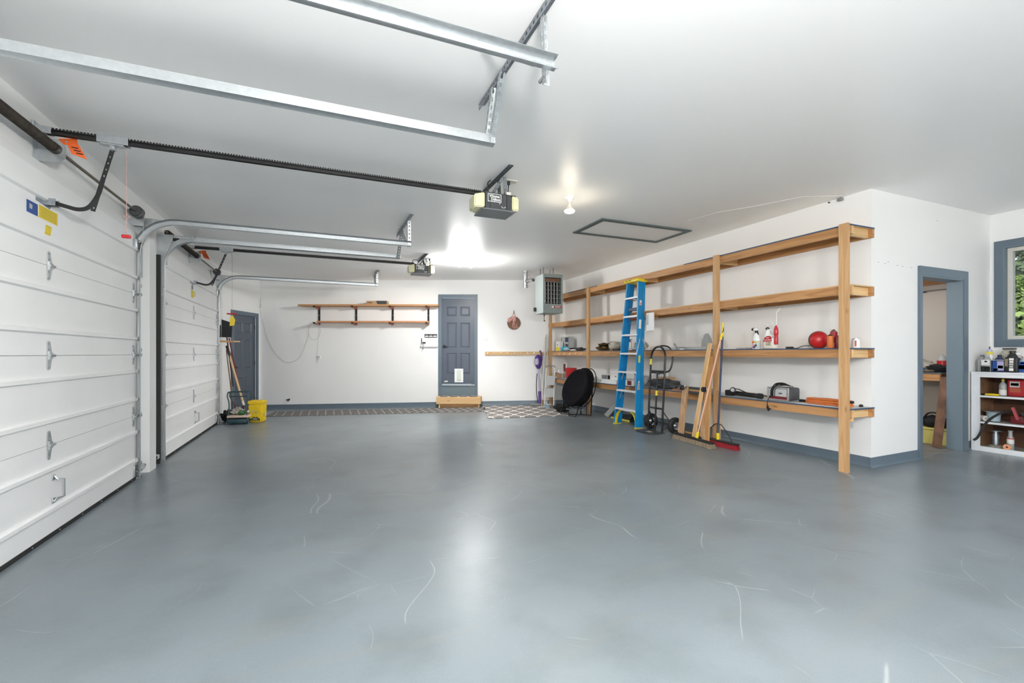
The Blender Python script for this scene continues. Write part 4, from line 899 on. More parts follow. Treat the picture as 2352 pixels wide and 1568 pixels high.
# ================= loose boards and brooms =================
def tagm(o, l, c, g=None): return tag(o, l, c, g)
tagm(B().bar((4.85,4.955,flz(4.85)+.004),(5.005,4.80,1.375),.019,.085,(.3,1,.05)).build('loose_board', M['palez']), 'pale timber board leaning to the shelf left of the brooms, tallest of the loose boards', 'board')
tagm(B().bar((4.875,4.745,flz(4.875)+.003),(5.000,4.80,1.19),.030,.10,(.15,1,.05)).build('loose_board', M['tanz']), 'tan timber board leaning to the post behind the broom handles', 'board')
tagm(B().bar((4.975,4.70,flz(4.975)+.003),(5.012,4.695,.72),.019,.06,(0,1,0)).build('loose_board', M['firz']), 'short narrow board leaning behind the broom handles', 'board')
def broom(lab, c, L, w, ang, hmat, bmat, pole, pmat, grip, braces, sock, nm):
    t = thing('push_broom', lab, 'broom', (c[0],c[1],flz(c[0]))); z0 = flz(c[0])
    Mb = TR(c[0],c[1],z0,ang)
    b = B(Mb); b.rbox((-L/2,-w/2,.062),(L/2,w/2,.085),.008); b.build('head_block', M[hmat], t)
    rnd = random.Random(9); b = B(Mb); n = int(L/.016)
    for i in range(n):
        for j in range(4):
            x = -L/2+.012+i*(L-.024)/(n-1)+rnd.uniform(-.003,.003); y = -w/2+.01+j*(w-.02)/3; sp = 1.35
            b.cyl((x,y,.062),(x*1.012+rnd.uniform(-.004,.004),y*sp+rnd.uniform(-.004,.004),.001),.0075,5,.0095)
    o = b.build('bristles', M[bmat], t); o['kind'] = 'stuff'
    p0, p1 = Vector(pole[0]), Vector(pole[1]); d = (p1-p0).normalized(); L2 = (p1-p0).length
    B().cyl(p0+d*.06,p1-d*.13,.0125,12).build('pole', M[pmat], t, True)
    B().cyl(p0-d*.0,p0+d*.085,.021,12).build('socket', M['yellow'], t, True)
    b = B(); b.cyl(p1-d*.14,p1-d*.05,.019,12,.016); b.build('grip', M['yellow'], t, True)
    b = B(); b.tube([p1-d*.05,p1-d*.01+V(0,.012,0),p1+d*.02,p1-d*.01-V(0,.012,0),p1-d*.05],.006,6) if grip == 'loop' else b.cyl(p1-d*.14,p1+d*.05,.018,12,.012); b.build('hang_cap', M['black'] if grip == 'loop' else M['yellow'], t, True)
    if braces:
        for s in (-1,1):
            e = Mb @ V(s*L*.36,0,.085); b = B(); b.tube(bez([p0+d*.21,p0+d*.19+(e-p0)*.28,e+(p0-e)*.15+V(0,0,.06),e],5),.006,6); b.build('brace', M['black'], t, True)
        B().cyl(p0+d*.08,p0+d*.20,.016,10).build('brace_collar', M['darkgrey'], t, True)
broom('push broom with a dusty tan brush and peach coloured wooden handle',(4.755,4.865),.82,.075,PI/2-.135,'blackmat','straw',((4.755,4.79,.075),(5.004,4.575,1.555)),'handlepeach','loop',False,0,0)
broom('push broom with a red brush and dark blue steel handle',(4.93,4.60),.68,.075,PI/2-.05,'black','redbrush',((4.935,4.60,.075),(5.012,4.585,1.60)),'navy','plain',True,0,0)
# ================= bottles and goods on the shelves =================
Z1, Z2, Z3, Z4 = [z+.0122 for z in LV]
def lathed(name, label, cat, x, y, z, parts, group=None, k=16, sx=1, sy=1, rz=0):
    t = thing(name, label, cat, (x,y,z), rz, group); Mx = TR(x,y,z,rz)
    out = []
    for pn, prof, mk in parts: out.append(B(Mx).lathe(prof,None,k,sx,sy).build(pn, M[mk] if isinstance(mk,str) else mk, t, True))
    return t
def boxthing(name, label, cat, a, c, mk, faces=(), r=.004, group=None, rz=0):
    """box with printed faces: faces = [(axis sign, u0,u1,v0,v1, material)] on the -x or -y side"""
    t = thing(name, label, cat, ((a[0]+c[0])/2,(a[1]+c[1])/2,a[2]), 0, group)
    B().rbox(a,c,r).build('carton', M[mk], t)
    for ax,u0,u1,v0,v1,m in faces:
        if ax == 'x': B().box((a[0]-.0012,a[1]+(c[1]-a[1])*u0,a[2]+(c[2]-a[2])*v0),(a[0],a[1]+(c[1]-a[1])*u1,a[2]+(c[2]-a[2])*v1)).build('print', M[m], t)
        elif ax == 'y': B().box((a[0]+(c[0]-a[0])*u0,a[1]-.0012,a[2]+(c[2]-a[2])*v0),(a[0]+(c[0]-a[0])*u1,a[1],a[2]+(c[2]-a[2])*v1)).build('print', M[m], t)
        else: B().box((a[0]+(c[0]-a[0])*u0,a[1]+(c[1]-a[1])*v0,c[2]),(a[0]+(c[0]-a[0])*u1,a[1]+(c[1]-a[1])*v1,c[2]+.0012)).build('print', M[m], t)
    return t
# spray bottle (faces the room, towards -x)
x,y,z = 5.15,4.185,Z2; t = thing('spray_bottle','white trigger spray bottle with a colourful label on the second shelf','spray bottle',(x,y,z))
B(TR(x,y,z)).lathe([(.045,0),(.05,.008),(.05,.115),(.046,.14),(.028,.185),(.016,.205),(.016,.212)],None,20,.75,1.05).build('bottle', M['white'], t, True)
b = B(); b.cyl((x,y,z+.205),(x,y,z+.235),.018,14); b.build('collar', M['black'], t, True)
b = B(); b.rbox((x-.02,y-.02,z+.232),(x+.02,y+.035,z+.268),.01); b.build('spray_head', M['white'], t, True); B().cyl((x,y+.035,z+.252),(x,y+.062,z+.252),.022,14,.014).build('nozzle', M['black'], t, True); B().bar((x,y-.012,z+.235),(x,y-.028,z+.18),.012,.012).build('trigger', M['black'], t)
b = B(TR(x,y,z)).lathe([(.0508,.012),(.0508,.105)],None,20,.75,1.05,cap=False); o = b.build('label', M['lightgrey'], t, True)
for q,(mk,zz,yy) in enumerate((('purple',.022,.0),('pink',.05,.02),('orange',.085,.015),('lemon',.088,-.02),('navy',.045,-.02),('paper',.07,.0))): B().box((x-.0405,y+yy-.014,z+zz-.012),(x-.0365,y+yy+.014,z+zz+.012)).build('print', M[mk], o)
# jug of insect killer with pump wand
x,y,z = 5.24,4.06,Z2; t = thing('sprayer_jug','white handled jug with a red label and a red pump wand clipped beside it','jug',(x,y,z))
b = B(); b.rbox((x-.045,y-.085,z),(x+.045,y+.075,z+.175),.022,None,3); b.build('jug_body', M['white'], t, True)
b = B(TR(x,y+.03,z+.165)).lathe([(.05,0),(.042,.03),(.028,.06),(.02,.075),(.02,.085)],None,18); b.build('jug_shoulder', M['white'], t, True)
b = B(); b.tube(bez([(x,y+.02,z+.235),(x,y-.02,z+.245),(x,y-.055,z+.22),(x,y-.07,z+.165)],6),.013,8); b.build('jug_handle', M['white'], t, True)
b = B(TR(x,y+.035,z+.245)).lathe([(.024,0),(.024,.022),(.012,.026),(.012,.034)],None,14); b.build('pump_cap', M['blackgloss'], t, True)
b = B(); b.tube(bez([(x,y+.035,z+.28),(x-.01,y+.02,z+.325),(x-.01,y-.03,z+.335),(x-.005,y-.065,z+.29)],6),.005,6); b.build('hose', M['white'], t, True)
o = B(face_m((x-.0455,y-.005,z+.125),(0,-1,0),(0,0,1))).prism([(-.072,-.032),(.05,-.032),(.05,.02),(.03,.036),(-.01,.038),(-.045,.02)],.0012).build('red_label', M['red'], t, label='red front label')
text('Ortho', .017, face_m((x-.0468,y-.0,z+.14),(0,-1,0),(0,0,1)), M['paper'], o, ext=.0003, bold=.0006); text('HOME DEFENSE', .017, face_m((x-.0468,y+.002,z+.112),(0,-1,0),(0,0,1)), M['paper'], o, ext=.0003, bold=.0006, sx=.8)
o = B().box((x-.0462,y-.05,z+.04),(x-.045,y+.03,z+.09)).build('lower_label', mat('lbl',(.55,.53,.42),.5), t)
random.seed(4)
for q in range(8): yy=y-.045+.06*random.random(); zz=z+.045+.035*random.random(); B().box((x-.047,yy,zz),(x-.0462,yy+.012,zz+.008)).build('print', M[random.choice(['moss','black','brick','grey'])], o)
b = B(TR(x-.03,y-.105,z+.055)).lathe([(.020,0),(.024,.01),(.024,.09),(.018,.105),(.026,.12),(.028,.16),(.022,.20),(.012,.225),(.008,.235)],None,16); b.build('pump_wand', mat('pumpred',(.55,.03,.05),.3), t, True, 'red plastic pump wand')
b = B(); b.tube([(x-.03,y-.105,z+.28),(x-.03,y-.112,z+.45),(x-.03,y-.135,z+.475),(x-.03,y-.158,z+.498)],[.005,.005,.006,.009],8); b.build('wand_tip', M['white'], t, True); B().rbox((x-.058,y-.095,z+.135),(x-.02,y-.075,z+.165),.003).build('wand_clip', M['lightgrey'], t)
# red dome and spray cans
x,y,z = 5.27,3.43,Z2; t = thing('heat_lamp','red domed lamp with a dark rim and black cord on the second shelf','lamp',(x,y,z))
Md = frame_z((x-.01,y+.03,z+.098),(-.62,-.72,.05)); b = B(Md); b.lathe([(.098,-.01),(.096,.012),(.085,.045),(.06,.07),(.03,.082),(.0,.085)],None,28); b.build('dome', M['red'], t, True)
b = B(Md); b.lathe([(.09,-.03),(.100,-.028),(.103,-.012),(.098,.0),(.09,-.004)],None,28); b.build('rim', M['darkgrey'], t, True)
b = B(); b.tube(bez([(x-.06,y+.10,z+.03),(x-.10,y+.15,z+.03),(x-.12,y+.21,z+.006),(x-.11,y+.26,z+.006),(x-.10,y+.30,z+.012)],6),.005,6); b.rbox((x-.12,y+.28,z+.001),(x-.08,y+.36,z+.024),.006); b.build('power_cord', M['black'], t, True)
can = lambda r,h: [(r*.92,0),(r,.004),(r,h*.84),(r*.96,h*.86)]
def spraycan(lab, x, y, r, h, mk, topm, capm, print_m=None):
    t = lathed('spray_can', lab, 'spray can', x, y, Z2, [('can_body',can(r,h),mk),('shoulder',[(r*.96,h*.86),(r*.7,h*.93),(r*.42,h*.955)],topm),('spray_cap',[(r*.34,h*.95),(r*.34,h*.985),(r*.15,h)],capm)])
    if print_m: B(TR(x,y,Z2)).lathe([(r+.0008,h*.05),(r+.0008,h*.3)],None,16,cap=False).build('label', M[print_m], t, True)
    return t
spraycan('dark red spray can with a silver shoulder beside the red dome',5.225,3.275,.035,.21,'redm','steel','red','ash'); spraycan('short orange spray can in front of the dark red can',5.14,3.26,.030,.155,'orangecord','bronze','darkred'); spraycan('tall silver and red spray can half hidden by the end post',5.22,3.17,.035,.26,'steel','steel','darkred','redm'); spraycan('small dark red can squeezed between the spray cans',5.19,3.215,.028,.14,'darkred','redm','darkred')
t = lathed('tin_can','small white and red tin at the open end of the second shelf','can',5.32,3.105,Z2,[('can_body',[(.036,0),(.037,.004),(.037,.092),(.035,.096)],'white'),('lid',[(.035,.096),(.030,.097),(.030,.103),(.0,.103)],'steel')]); B(face_m((5.32-.026,3.105-.028,Z2+.05),(.71,-.71,0),(0,0,1))).box((-.02,-.03,0),(-.006,.03,.002)).build('label', M['redm'], t); B().tube([(5.33,3.09,Z2+.103),(5.34,3.085,Z2+.112),(5.345,3.10,Z2+.104)],.003,5).build('pull_ring', M['steel'], t)
# clear jug, metal strips
t = thing('plastic_jug','empty clear plastic jug with a white cap on the second shelf','jug',(5.36,5.20,Z2)); x,y,z=5.36,5.20,Z2
B(TR(x,y,z)).lathe([(.06,0),(.072,.01),(.074,.10),(.066,.15),(.045,.20),(.024,.235),(.022,.25)],None,20,.9,1.1).build('jug_body', mat('clearpl',(.62,.66,.66),.15,trans=.6,ior=1.1), t, True); B(TR(x,y,z+.245)).lathe([(.026,0),(.026,.022),(.02,.024)],None,16).build('cap', M['white'], t, True); B().tube(bez([(x-.01,y+.03,z+.225),(x-.04,y+.07,z+.20),(x-.04,y+.075,z+.14)],5),.009,6).build('handle', mat('clearpl2',(.55,.58,.58),.2), t, True)
for i,(y0,y1,xx,h,lab) in enumerate(((5.98,5.55,5.17,.035,'flat galvanized strip nearest the ladder on the second shelf'),(5.66,5.08,5.22,.045,'slotted galvanized strip under the clear jug'),(4.62,4.28,5.30,.02,'short galvanized strip right of the broom handles'))):
    t = thing('metal_strip', lab, 'metal strip', (xx,(y0+y1)/2,Z2)); b = B(); b.perf((xx,y1,Z2),(xx,y0,Z2),(0,0,h),(1,0,0),pitch=.05,hl=.25,hw=.25) ; b.perf((xx,y1,Z2),(xx,y0,Z2),(.05,0,0),(0,0,1),pitch=.05,hl=.25,hw=.25); b.build('strip', M['galv'], t)
t = thing('metal_bracket','loose bent metal bracket lying among the galvanized strips','bracket',(5.15,5.52,Z2)); B().bar((5.15,5.60,Z2+.03),(5.15,5.66,Z2+.10),.003,.03).bar((5.15,5.60,Z2+.03),(5.15,5.48,Z2+.025),.003,.03).build('bracket_arm', M['galvd'], t); B().rbox((5.11,5.44,Z2),(5.15,5.50,Z2+.018),.003).build('clip', M['paper'], t)
# battery charger with cables
x0,x1,y0,y1,z0,z1 = 5.15,5.36,3.75,4.03,Z1,Z1+.165
t = thing('battery_charger','silver and black battery charger with cables wound over it on the lowest shelf','charger',((x0+x1)/2,(y0+y1)/2,z0))
B().rbox((x0+.01,y0,z0+.012),(x1,y1,z1),.022,None,3).build('case', M['darkgrey'], t, True)
for a,c in (((y0,z0+.004),(y1,z0+.022)),((y0,z1-.018),(y1,z1)),((y0,z0+.02),(y0+.02,z1-.016)),((y1-.02,z0+.02),(y1,z1-.016))): B().rbox((x0-.004,a[0],a[1]),(x0+.016,c[0],c[1]),.004).build('front_frame', M['steel'], t)
B().box((x0+.004,y0+.02,z0+.022),(x0+.012,y1-.02,z1-.018)).build('front_panel', M['lightgrey'], t); B().box((x0+.001,y0+.022,z0+.022),(x0+.006,y1-.022,z0+.055)).build('dark_band', M['darkred'], t); B().box((x0+.002,y0+.085,z0+.085),(x0+.006,y0+.13,z0+.10)).build('print', M['darkgrey'], t)
b = B(); rnd = random.Random(2)
for k in range(9):
    dy = rnd.uniform(-.03,.03); dz = rnd.uniform(0,.03); yy = y1-.085+dy
    b.tube(bez([(x0-.015,yy,z0+.05),(x0-.02,yy-.01,z1-.03),(x0+.03,yy-.03,z1+.012+dz),(x0+.10,yy-.07,z1+.02+dz),(x1-.03,yy-.10,z1+.006+dz*.3)],5),.004,5)
b.build('cable_bundle', M['black'], t, True)
b = B(); b.tube(bez([(x0-.02,y1-.08,z0+.06),(x0-.085,y1-.085,z0+.03),(x0-.115,y1-.09,z0-.03),(x0-.125,y1-.10,z0-.08)],5),.005,5); b.bar((x0-.125,y1-.10,z0-.055),(x0-.130,y1-.12,z0-.12),.012,.02).bar((x0-.125,y1-.09,z0-.085),(x0-.130,y1-.15,z0-.095),.012,.014); b.build('cable_clamp', M['rubber'], t)
B().rbox((x1-.06,y0-.12,z0),(x1-.02,y0-.02,z0+.03),.006).build('plug', M['black'], t)
# black tubular work light
t = thing('work_light','black tubular work light with a round head on the lowest shelf','work light',(5.20,4.4,Z1))
b = B(); b.cyl((5.22,4.60,Z1+.038),(5.17,4.16,Z1+.034),.030,16); b.build('tube', M['black'], t, True); b = B(); b.cyl((5.17,4.17,Z1+.034),(5.165,4.12,Z1+.034),.036,16); b.build('end_cap', M['rubber'], t, True)
b = B(); b.rbox((5.17,4.585,Z1),(5.26,4.70,Z1+.075),.012); b.build('base', M['blackmat'], t, True)
b = B(); b.cyl((5.17,4.56,Z1+.085),(5.145,4.545,Z1+.085),.036,20); b.build('round_head', M['black'], t, True); B().cyl((5.145,4.545,Z1+.085),(5.141,4.543,Z1+.085),.024,18).build('lens', M['lightgrey'], t, True)
b = B(); b.tube(bez([(5.16,4.52,Z1+.10),(5.15,4.45,Z1+.10),(5.14,4.36,Z1+.075),(5.14,4.25,Z1+.045),(5.14,4.15,Z1+.02)],5),.007,6); b.build('strap', M['black'], t, True)
t = thing('rusty_pipe','thin rusty pipe lying behind the work light','pipe',(5.33,4.3,Z1)); B().cyl((5.36,4.72,Z1+.05),(5.31,4.0,Z1+.02),.010,8).build('pipe', M['brown'], t, True)
# orange extension cord in a flat coil on papers
t = thing('extension_cord','flat coil of orange extension cord at the near end of the lowest shelf','cord',(5.22,3.35,Z1+.004))
b = B(); rnd = random.Random(6)
for k in range(9):
    L = .23+.03*rnd.random(); w = .055+.03*rnd.random(); zc = Z1+.014+.0065*k; cy = 3.33+.01*rnd.uniform(-1,1); pts = []
    for i in range(20):
        a = 2*PI*i/20; pts.append((5.22+w*math.sin(a)+rnd.uniform(-.004,.004), cy+L*math.cos(a), zc+rnd.uniform(-.003,.003)))
    b.tube(pts,.0055,6,True)
b.build('cord_loops', M['orangecord'], t, True); B().cyl((5.20,3.085,Z1+.06),(5.19,3.055,Z1+.062),.014,12).build('socket', M['black'], t, True)
o = B().mesh([(5.09,3.62,Z1+.0005),(5.09,3.16,Z1+.0005),(5.36,3.14,Z1+.0005),(5.34,3.60,Z1+.0005),(5.09,3.62,Z1+.003),(5.09,3.16,Z1+.003),(5.36,3.14,Z1+.003),(5.34,3.60,Z1+.003)],[(3,2,1,0),(4,5,6,7),(0,1,5,4),(1,2,6,5),(2,3,7,6),(3,0,4,7)]).build('paper_sheet', M['paper']); tag(o,'white printed paper under the orange extension cord','paper')
t = thing('drawer_pull','tiny black knob near the wall end of the lowest shelf','knob',(5.40,3.10,Z1)); B(TR(5.40,3.10,Z1)).lathe([(.018,0),(.02,.006),(.02,.018),(.012,.026),(.0,.027)],None,14).build('knob_body', M['black'], t, True)
# far end goods, second shelf
def bag(name, lab, cat, c, d, mk, seed, amp=.25, parts=()):
    rnd = random.Random(seed); t = thing(name, lab, cat, (c[0],c[1],c[2]))
    b = bmesh.new(); bmesh.ops.create_icosphere(b, subdivisions=3, radius=1)
    from mathutils import noise as nz
    for v in b.verts:
        q = 1+amp*nz.noise(v.co*2.3+V(seed,0,0))+amp*.6*nz.noise(v.co*6+V(0,seed,0)); v.co = V(v.co.x*d[0]/2*q, v.co.y*d[1]/2*q, max(0,(v.co.z*.5+.45)*d[2]*q))
    B(TR(*c)).add(b).build('bag_body', M[mk], t, True)
    for f in parts: f(t)
    return t
boxthing('product_box','tall white product box with dark pictures on the far end of the second shelf','box',(5.26,9.16,Z2),(5.40,9.52,Z2+.33),'lightgrey',[('x',.08,.48,.62,.95,'navy'),('x',.1,.45,.2,.5,'darkgrey'),('x',.6,.95,.55,.9,'ash'),('x',.55,.95,.05,.3,'darkgrey'),('x',-.005,.04,0,1,'black'),('x',.96,1.0,0,1,'black')])
boxthing('product_box','small white and yellow box beside the farthest shelf post','box',(5.13,9.36,Z2),(5.22,9.58,Z2+.22),'paper',[('x',.0,.95,.02,.42,'lemon'),('x',.4,.55,.6,.72,'black'),('x',.93,1.0,0,1,'black')])
bag('blue_bag','crumpled blue plastic bag in front of the product boxes','bag',(5.14,9.14,Z2),(.12,.30,.10),'sky',3,.35); bag('printed_pouch','white and teal printed pouch lying in front of the product boxes','pouch',(5.115,9.02,Z2),(.08,.22,.075),'paleblue',5,.3)
boxthing('black_tray','small black tray behind the blue bag','tray',(5.24,8.80,Z2),(5.38,9.08,Z2+.07),'black'); 
bag('wire_tangle','tangle of grey cable ends lying on the far second shelf','cable',(5.14,8.45,Z2),(.14,.34,.07),'darkgrey',8,.5); bag('paper_scraps','loose white paper scraps on the far second shelf','paper',(5.13,8.72,Z2),(.08,.30,.035),'paper',9,.3)
bag('bronze_bag','shiny bronze foil bag lying on the second shelf right of the post','bag',(5.22,7.72,Z2),(.22,.42,.10),'bronze',11,.35); bag('bronze_bag','second bronze foil bag lying on top of the other','bag',(5.24,7.70,Z2+.085),(.18,.36,.07),'bronze',12,.35)
bag('clear_bag','clear plastic bag full of small parts on the second shelf','bag',(5.26,7.36,Z2),(.24,.34,.19),'plasticbag',13,.2); boxthing('product_box','white card with printed box art behind the clear bag left of the ladder','box',(5.33,6.98,Z2),(5.36,7.16,Z2+.22),'paper',[('x',.05,.95,.70,.95,'purple'),('x',.3,.45,.42,.55,'darkgrey'),('x',.05,.9,.3,.34,'ash')])
B0 = boxthing('black_pouch','small black pouch on the second shelf left of the ladder','pouch',(5.08,7.02,Z2),(5.14,7.22,Z2+.035),'black',r=.012)
bag('parts_bag','clear bag of mixed fasteners seen between the ladder rails','bag',(5.28,6.62,Z2),(.2,.3,.17),'plasticbag',15,.3)
# lowest shelf, far and middle
lathed('red_bucket','red plastic bucket on the lowest shelf behind the folded chair','bucket',5.25,9.05,Z1,[('bucket_body',[(.098,0),(.10,.004),(.132,.235),(.14,.237),(.142,.25),(.13,.252),(.124,.235),(.094,.01),(.0,.008)],'red')],k=24)
boxthing('small_carton','small brown cardboard box next to the red bucket','box',(5.12,9.40,Z1),(5.22,9.62,Z1+.11),'card',[('x',.48,.52,0,1,'brown')]); boxthing('white_carton','white and maroon carton stacked on the brown cardboard box','box',(5.12,9.36,Z1+.1105),(5.24,9.60,Z1+.20),'paper',[('x',.4,.55,.4,.65,'navy'),('x',0,1,0,.2,'darkred')]); boxthing('phone_box','slim white box with a dark red panel standing by the farthest shelf post','box',(5.34,9.44,Z1),(5.38,9.58,Z1+.36),'paper',[('x',.15,.8,.42,.92,'darkred')])
boxthing('shallow_carton','shallow white carton with a blue mark on the lowest shelf left of the ladder','box',(5.10,7.12,Z1),(5.30,7.72,Z1+.075),'white',[('x',.82,.88,.55,.75,'navy')]); boxthing('flat_carton','grey and white printed carton tilted on the shallow white carton','box',(5.16,7.40,Z1+.0755),(5.34,7.70,Z1+.16),'paper',[('x',.05,.95,.05,.95,'grey'),('x',.5,.55,.2,.8,'paper'),('x',.02,.2,.05,.95,'brown')]); boxthing('flat_carton','plain white carton with a small dark print beside the ladder','box',(5.17,7.12,Z1+.0755),(5.34,7.39,Z1+.19),'paper',[('x',.35,.5,.5,.65,'darkgrey')])
lathed('light_bulb','pear shaped clear bulb lying beside the shallow carton','bulb',5.10,7.80,Z1+.002,[('bulb_glass',[(.0,0),(.025,.01),(.045,.04),(.042,.075),(.022,.105),(.014,.125),(.0,.126)],'clearbag')])
boxthing('product_box','white and maroon box between the ladder steps on the lowest shelf','box',(5.12,6.62,Z1),(5.24,6.86,Z1+.09),'paper',[('x',.3,.8,.1,.95,'darkred')]); bag('mixed_parts','pile of black and white hardware behind the ladder on the lowest shelf','hardware',(5.28,6.62,Z1),(.18,.30,.16),'lightgrey',21,.4); boxthing('flat_carton','white flip top box with a small print behind the ladder','box',(5.16,6.50,Z1+.02),(5.24,6.64,Z1+.12),'paper',[('x',.5,.65,.4,.6,'darkgrey')]); boxthing('product_box','pale lilac box standing behind the ladder on the lowest shelf','box',(5.33,6.72,Z1),(5.40,6.90,Z1+.24),'lilac')
bag('folded_tarp','dark blue grey tarp heaped behind the hand truck','tarp',(5.24,5.98,Z1),(.30,.62,.17),'darkgrey',23,.3); boxthing('small_carton','flat brown cardboard box lying on the dark tarp','box',(5.22,5.86,Z1+.135),(5.36,6.12,Z1+.19),'card'); boxthing('white_carton','white box with a round print on top of the flat brown box','box',(5.24,6.02,Z1+.1905),(5.36,6.22,Z1+.29),'paper',[('x',.3,.6,.3,.6,'grey')])
for i,(xx,y0,y1,lab) in enumerate(((5.12,5.66,5.30,'thin brown lath nearest the shelf edge behind the dolly'),(5.17,5.72,5.24,'thin brown lath second from the shelf edge behind the dolly'),(5.23,5.70,5.1,'thin brown lath farthest from the shelf edge behind the dolly'))): tag(B().box((xx,y1,Z1),(xx+.035,y0,Z1+.014+.004*i)).build('wood_lath', M['redwood']), lab, 'lath')
# white sheet behind the folded chair and yellow levels lying on the floor
tag(B().bar((5.20,7.60,flz(5.2)+.005),(5.46,7.50,.30),.006,.16,(0,1,0)).build('plastic_vent', M['white']), 'white slotted plastic panel leaning to the wall behind the folded chair', 'panel')
t = thing('wheel_chock','black and yellow wheel ramp lying on the floor left of the ladder','ramp',(5.20,7.0,flz(5.2))); z=flz(5.2)
B(TR(5.22,7.0,z)).prism([(-.10,-.26),(.16,-.26),(.16,.30),(-.10,.30)],.03).build('ramp_base', M['black'], t); B(TR(5.22,7.0,z+.03)).mesh([(-.08,-.22,0),(.14,-.22,0),(.14,.26,0),(-.08,.26,0),(.02,-.2,.09),(.12,-.2,.09),(.12,.24,.05),(.02,.24,.05)],[(0,3,2,1),(4,5,6,7),(0,1,5,4),(1,2,6,5),(2,3,7,6),(3,0,4,7)]).build('ramp_top', M['blackmat'], t); B(TR(5.22,7.0,z)).box((-.108,-.26,.004),(-.10,.30,.034)).build('edge_stripe', M['lemon'], t)
# ================= back wall =================
def bz(r, d, z): return BK @ V(r,d,z)
def bfl(r, d): return flz((BK @ V(r,d,0)).x)
# lumber rack brackets
RK = []
for i,(r,lab) in enumerate(((-4.67,'black lumber rack bracket with orange arms farthest from the back door, holding the white cord'),(-3.774,'black lumber rack bracket with orange arms second farthest from the back door'),(-2.889,'black lumber rack bracket with orange arms second nearest to the back door'),(-2.024,'black lumber rack bracket with orange arms nearest to the back door'))):
    t = thing('lumber_rack_bracket', lab, 'bracket', bz(r,11.09,1.95), -YAW, 'lumber rack brackets')
    B(BK).box((r-.02,11.065,1.93),(r+.02,11.09,2.36)).build('upright', M['blackmat'], t)
    for z in (2.355,1.965):
        a = B(BK).mesh([(r-.018,10.80,z-.028),(r+.018,10.80,z-.028),(r+.02,11.066,z-.055),(r-.02,11.066,z-.055),(r-.018,10.80,z-.004),(r+.018,10.80,z-.004),(r+.02,11.066,z-.004),(r-.02,11.066,z-.004)],[(0,3,2,1),(4,5,6,7),(0,1,5,4),(1,2,6,5),(2,3,7,6),(3,0,4,7)]).build('arm', M['brick'], t, label='orange arm')
        B(BK).box((r-.021,10.775,z-.034),(r+.021,10.802,z+.006)).build('end_cap', M['black'], a)
    B(BK).cyl((r,11.066,2.15),(r,11.058,2.15),.008,8).build('bolt', M['steel'], t)
M['plank'] = wood('plank',(.62,.34,.16),(.50,.25,.10),'x',rings=10); M['plank2'] = wood('plank2',(.52,.26,.13),(.42,.19,.09),'x',rings=10)
tag(B(BK).mesh([(-5.06,10.79,2.352),(-1.75,10.79,2.352),(-1.75,11.05,2.352),(-5.02,11.05,2.352),(-5.06,10.79,2.392),(-1.75,10.79,2.392),(-1.75,11.05,2.392),(-5.02,11.05,2.392)],[(0,3,2,1),(4,5,6,7),(0,1,5,4),(1,2,6,5),(2,3,7,6),(3,0,4,7)]).build('wood_plank', M['plank']), 'long light brown plank lying on the upper arms of the lumber rack', 'plank')
tag(B(BK).box((-4.62,10.80,1.962),(-1.98,11.02,2.0)).build('wood_plank', M['plank2']), 'reddish brown plank lying on the lower arms of the lumber rack', 'plank')
t = thing('cardboard_box','long flat cardboard box with a dark end lying on the upper plank','box',bz(-3.2,10.85,2.392),-YAW)
B(BK).rbox((-3.44,10.80,2.392),(-2.96,10.98,2.475),.004).build('carton', M['card'], t)
B(BK).mesh([(-3.18,10.7985,2.394),(-2.962,10.7985,2.394),(-2.962,10.7985,2.473),(-3.21,10.7985,2.473),(-3.18,10.80,2.394),(-2.962,10.80,2.394),(-2.962,10.80,2.473),(-3.21,10.80,2.473)],[(3,2,1,0),(4,5,6,7),(0,1,5,4),(1,2,6,5),(2,3,7,6),(3,0,4,7)]).build('printed_end', M['darkgrey'], t); b = B(BK)
for k in range(5): b.box((-3.42+.025*k,10.7985,2.415),(-3.402+.025*k,10.80,2.45))
b.build('print', M['brown'], t)
# white cord from its wall hook to the rack, with plug
t = thing('hanging_cord','thin white cord looped from a wall hook to the lumber rack','cord',bz(-6.08,11.08,2.2),-YAW)
B(BK).tube([(-6.09,11.085,2.53),(-6.09,11.06,2.52),(-6.085,11.05,2.50),(-6.085,11.05,2.38)],.004,5).build('wall_hook', M['galvd'], t); B(BK).cyl((-6.085,11.05,2.42),(-6.085,11.05,2.33),.012,8).build('cord_end', M['ash'], t, True)
def px(x, y, d): return ((x-1176)/1050*d, d, 1.23+(811.5-y)/1050*d)
b = B(BK); b.tube(bez([px(597,711,11.05),px(602,735,11.06),px(612,770,11.07),px(628,805,11.07),px(650,828,11.07),px(668,831.5,11.07),px(688,820,11.06),px(702,790,11.0),px(709,765,10.9),px(709,745,10.82),px(720,738,10.79)],8),.0045,6); b.build('cord', M['ash'], t, True)
ring = [(px(722+13.5*math.sin(a),760-20*math.cos(a),10.83)) for a in [2*PI*i/24 for i in range(24)]]; B(BK).tube(ring,.005,6,True).build('cord_loop', M['ash'], t, True)
B(BK).tube(bez([px(724,740,10.79),px(731,748,10.81),px(731,775,10.9),px(729,805,11.05),px(729,835,11.07)],6),.003,5).build('hanging_wire', M['ash'], t); b = B(BK); b.rbox((-4.70,11.06,1.10),(-4.64,11.085,1.17),.004); b.build('plug', M['white'], t); B(BK).cyl((-4.675,11.075,1.15),(-4.675,11.055,1.15),.012,8).build('plug_eye', M['darkgrey'], t)
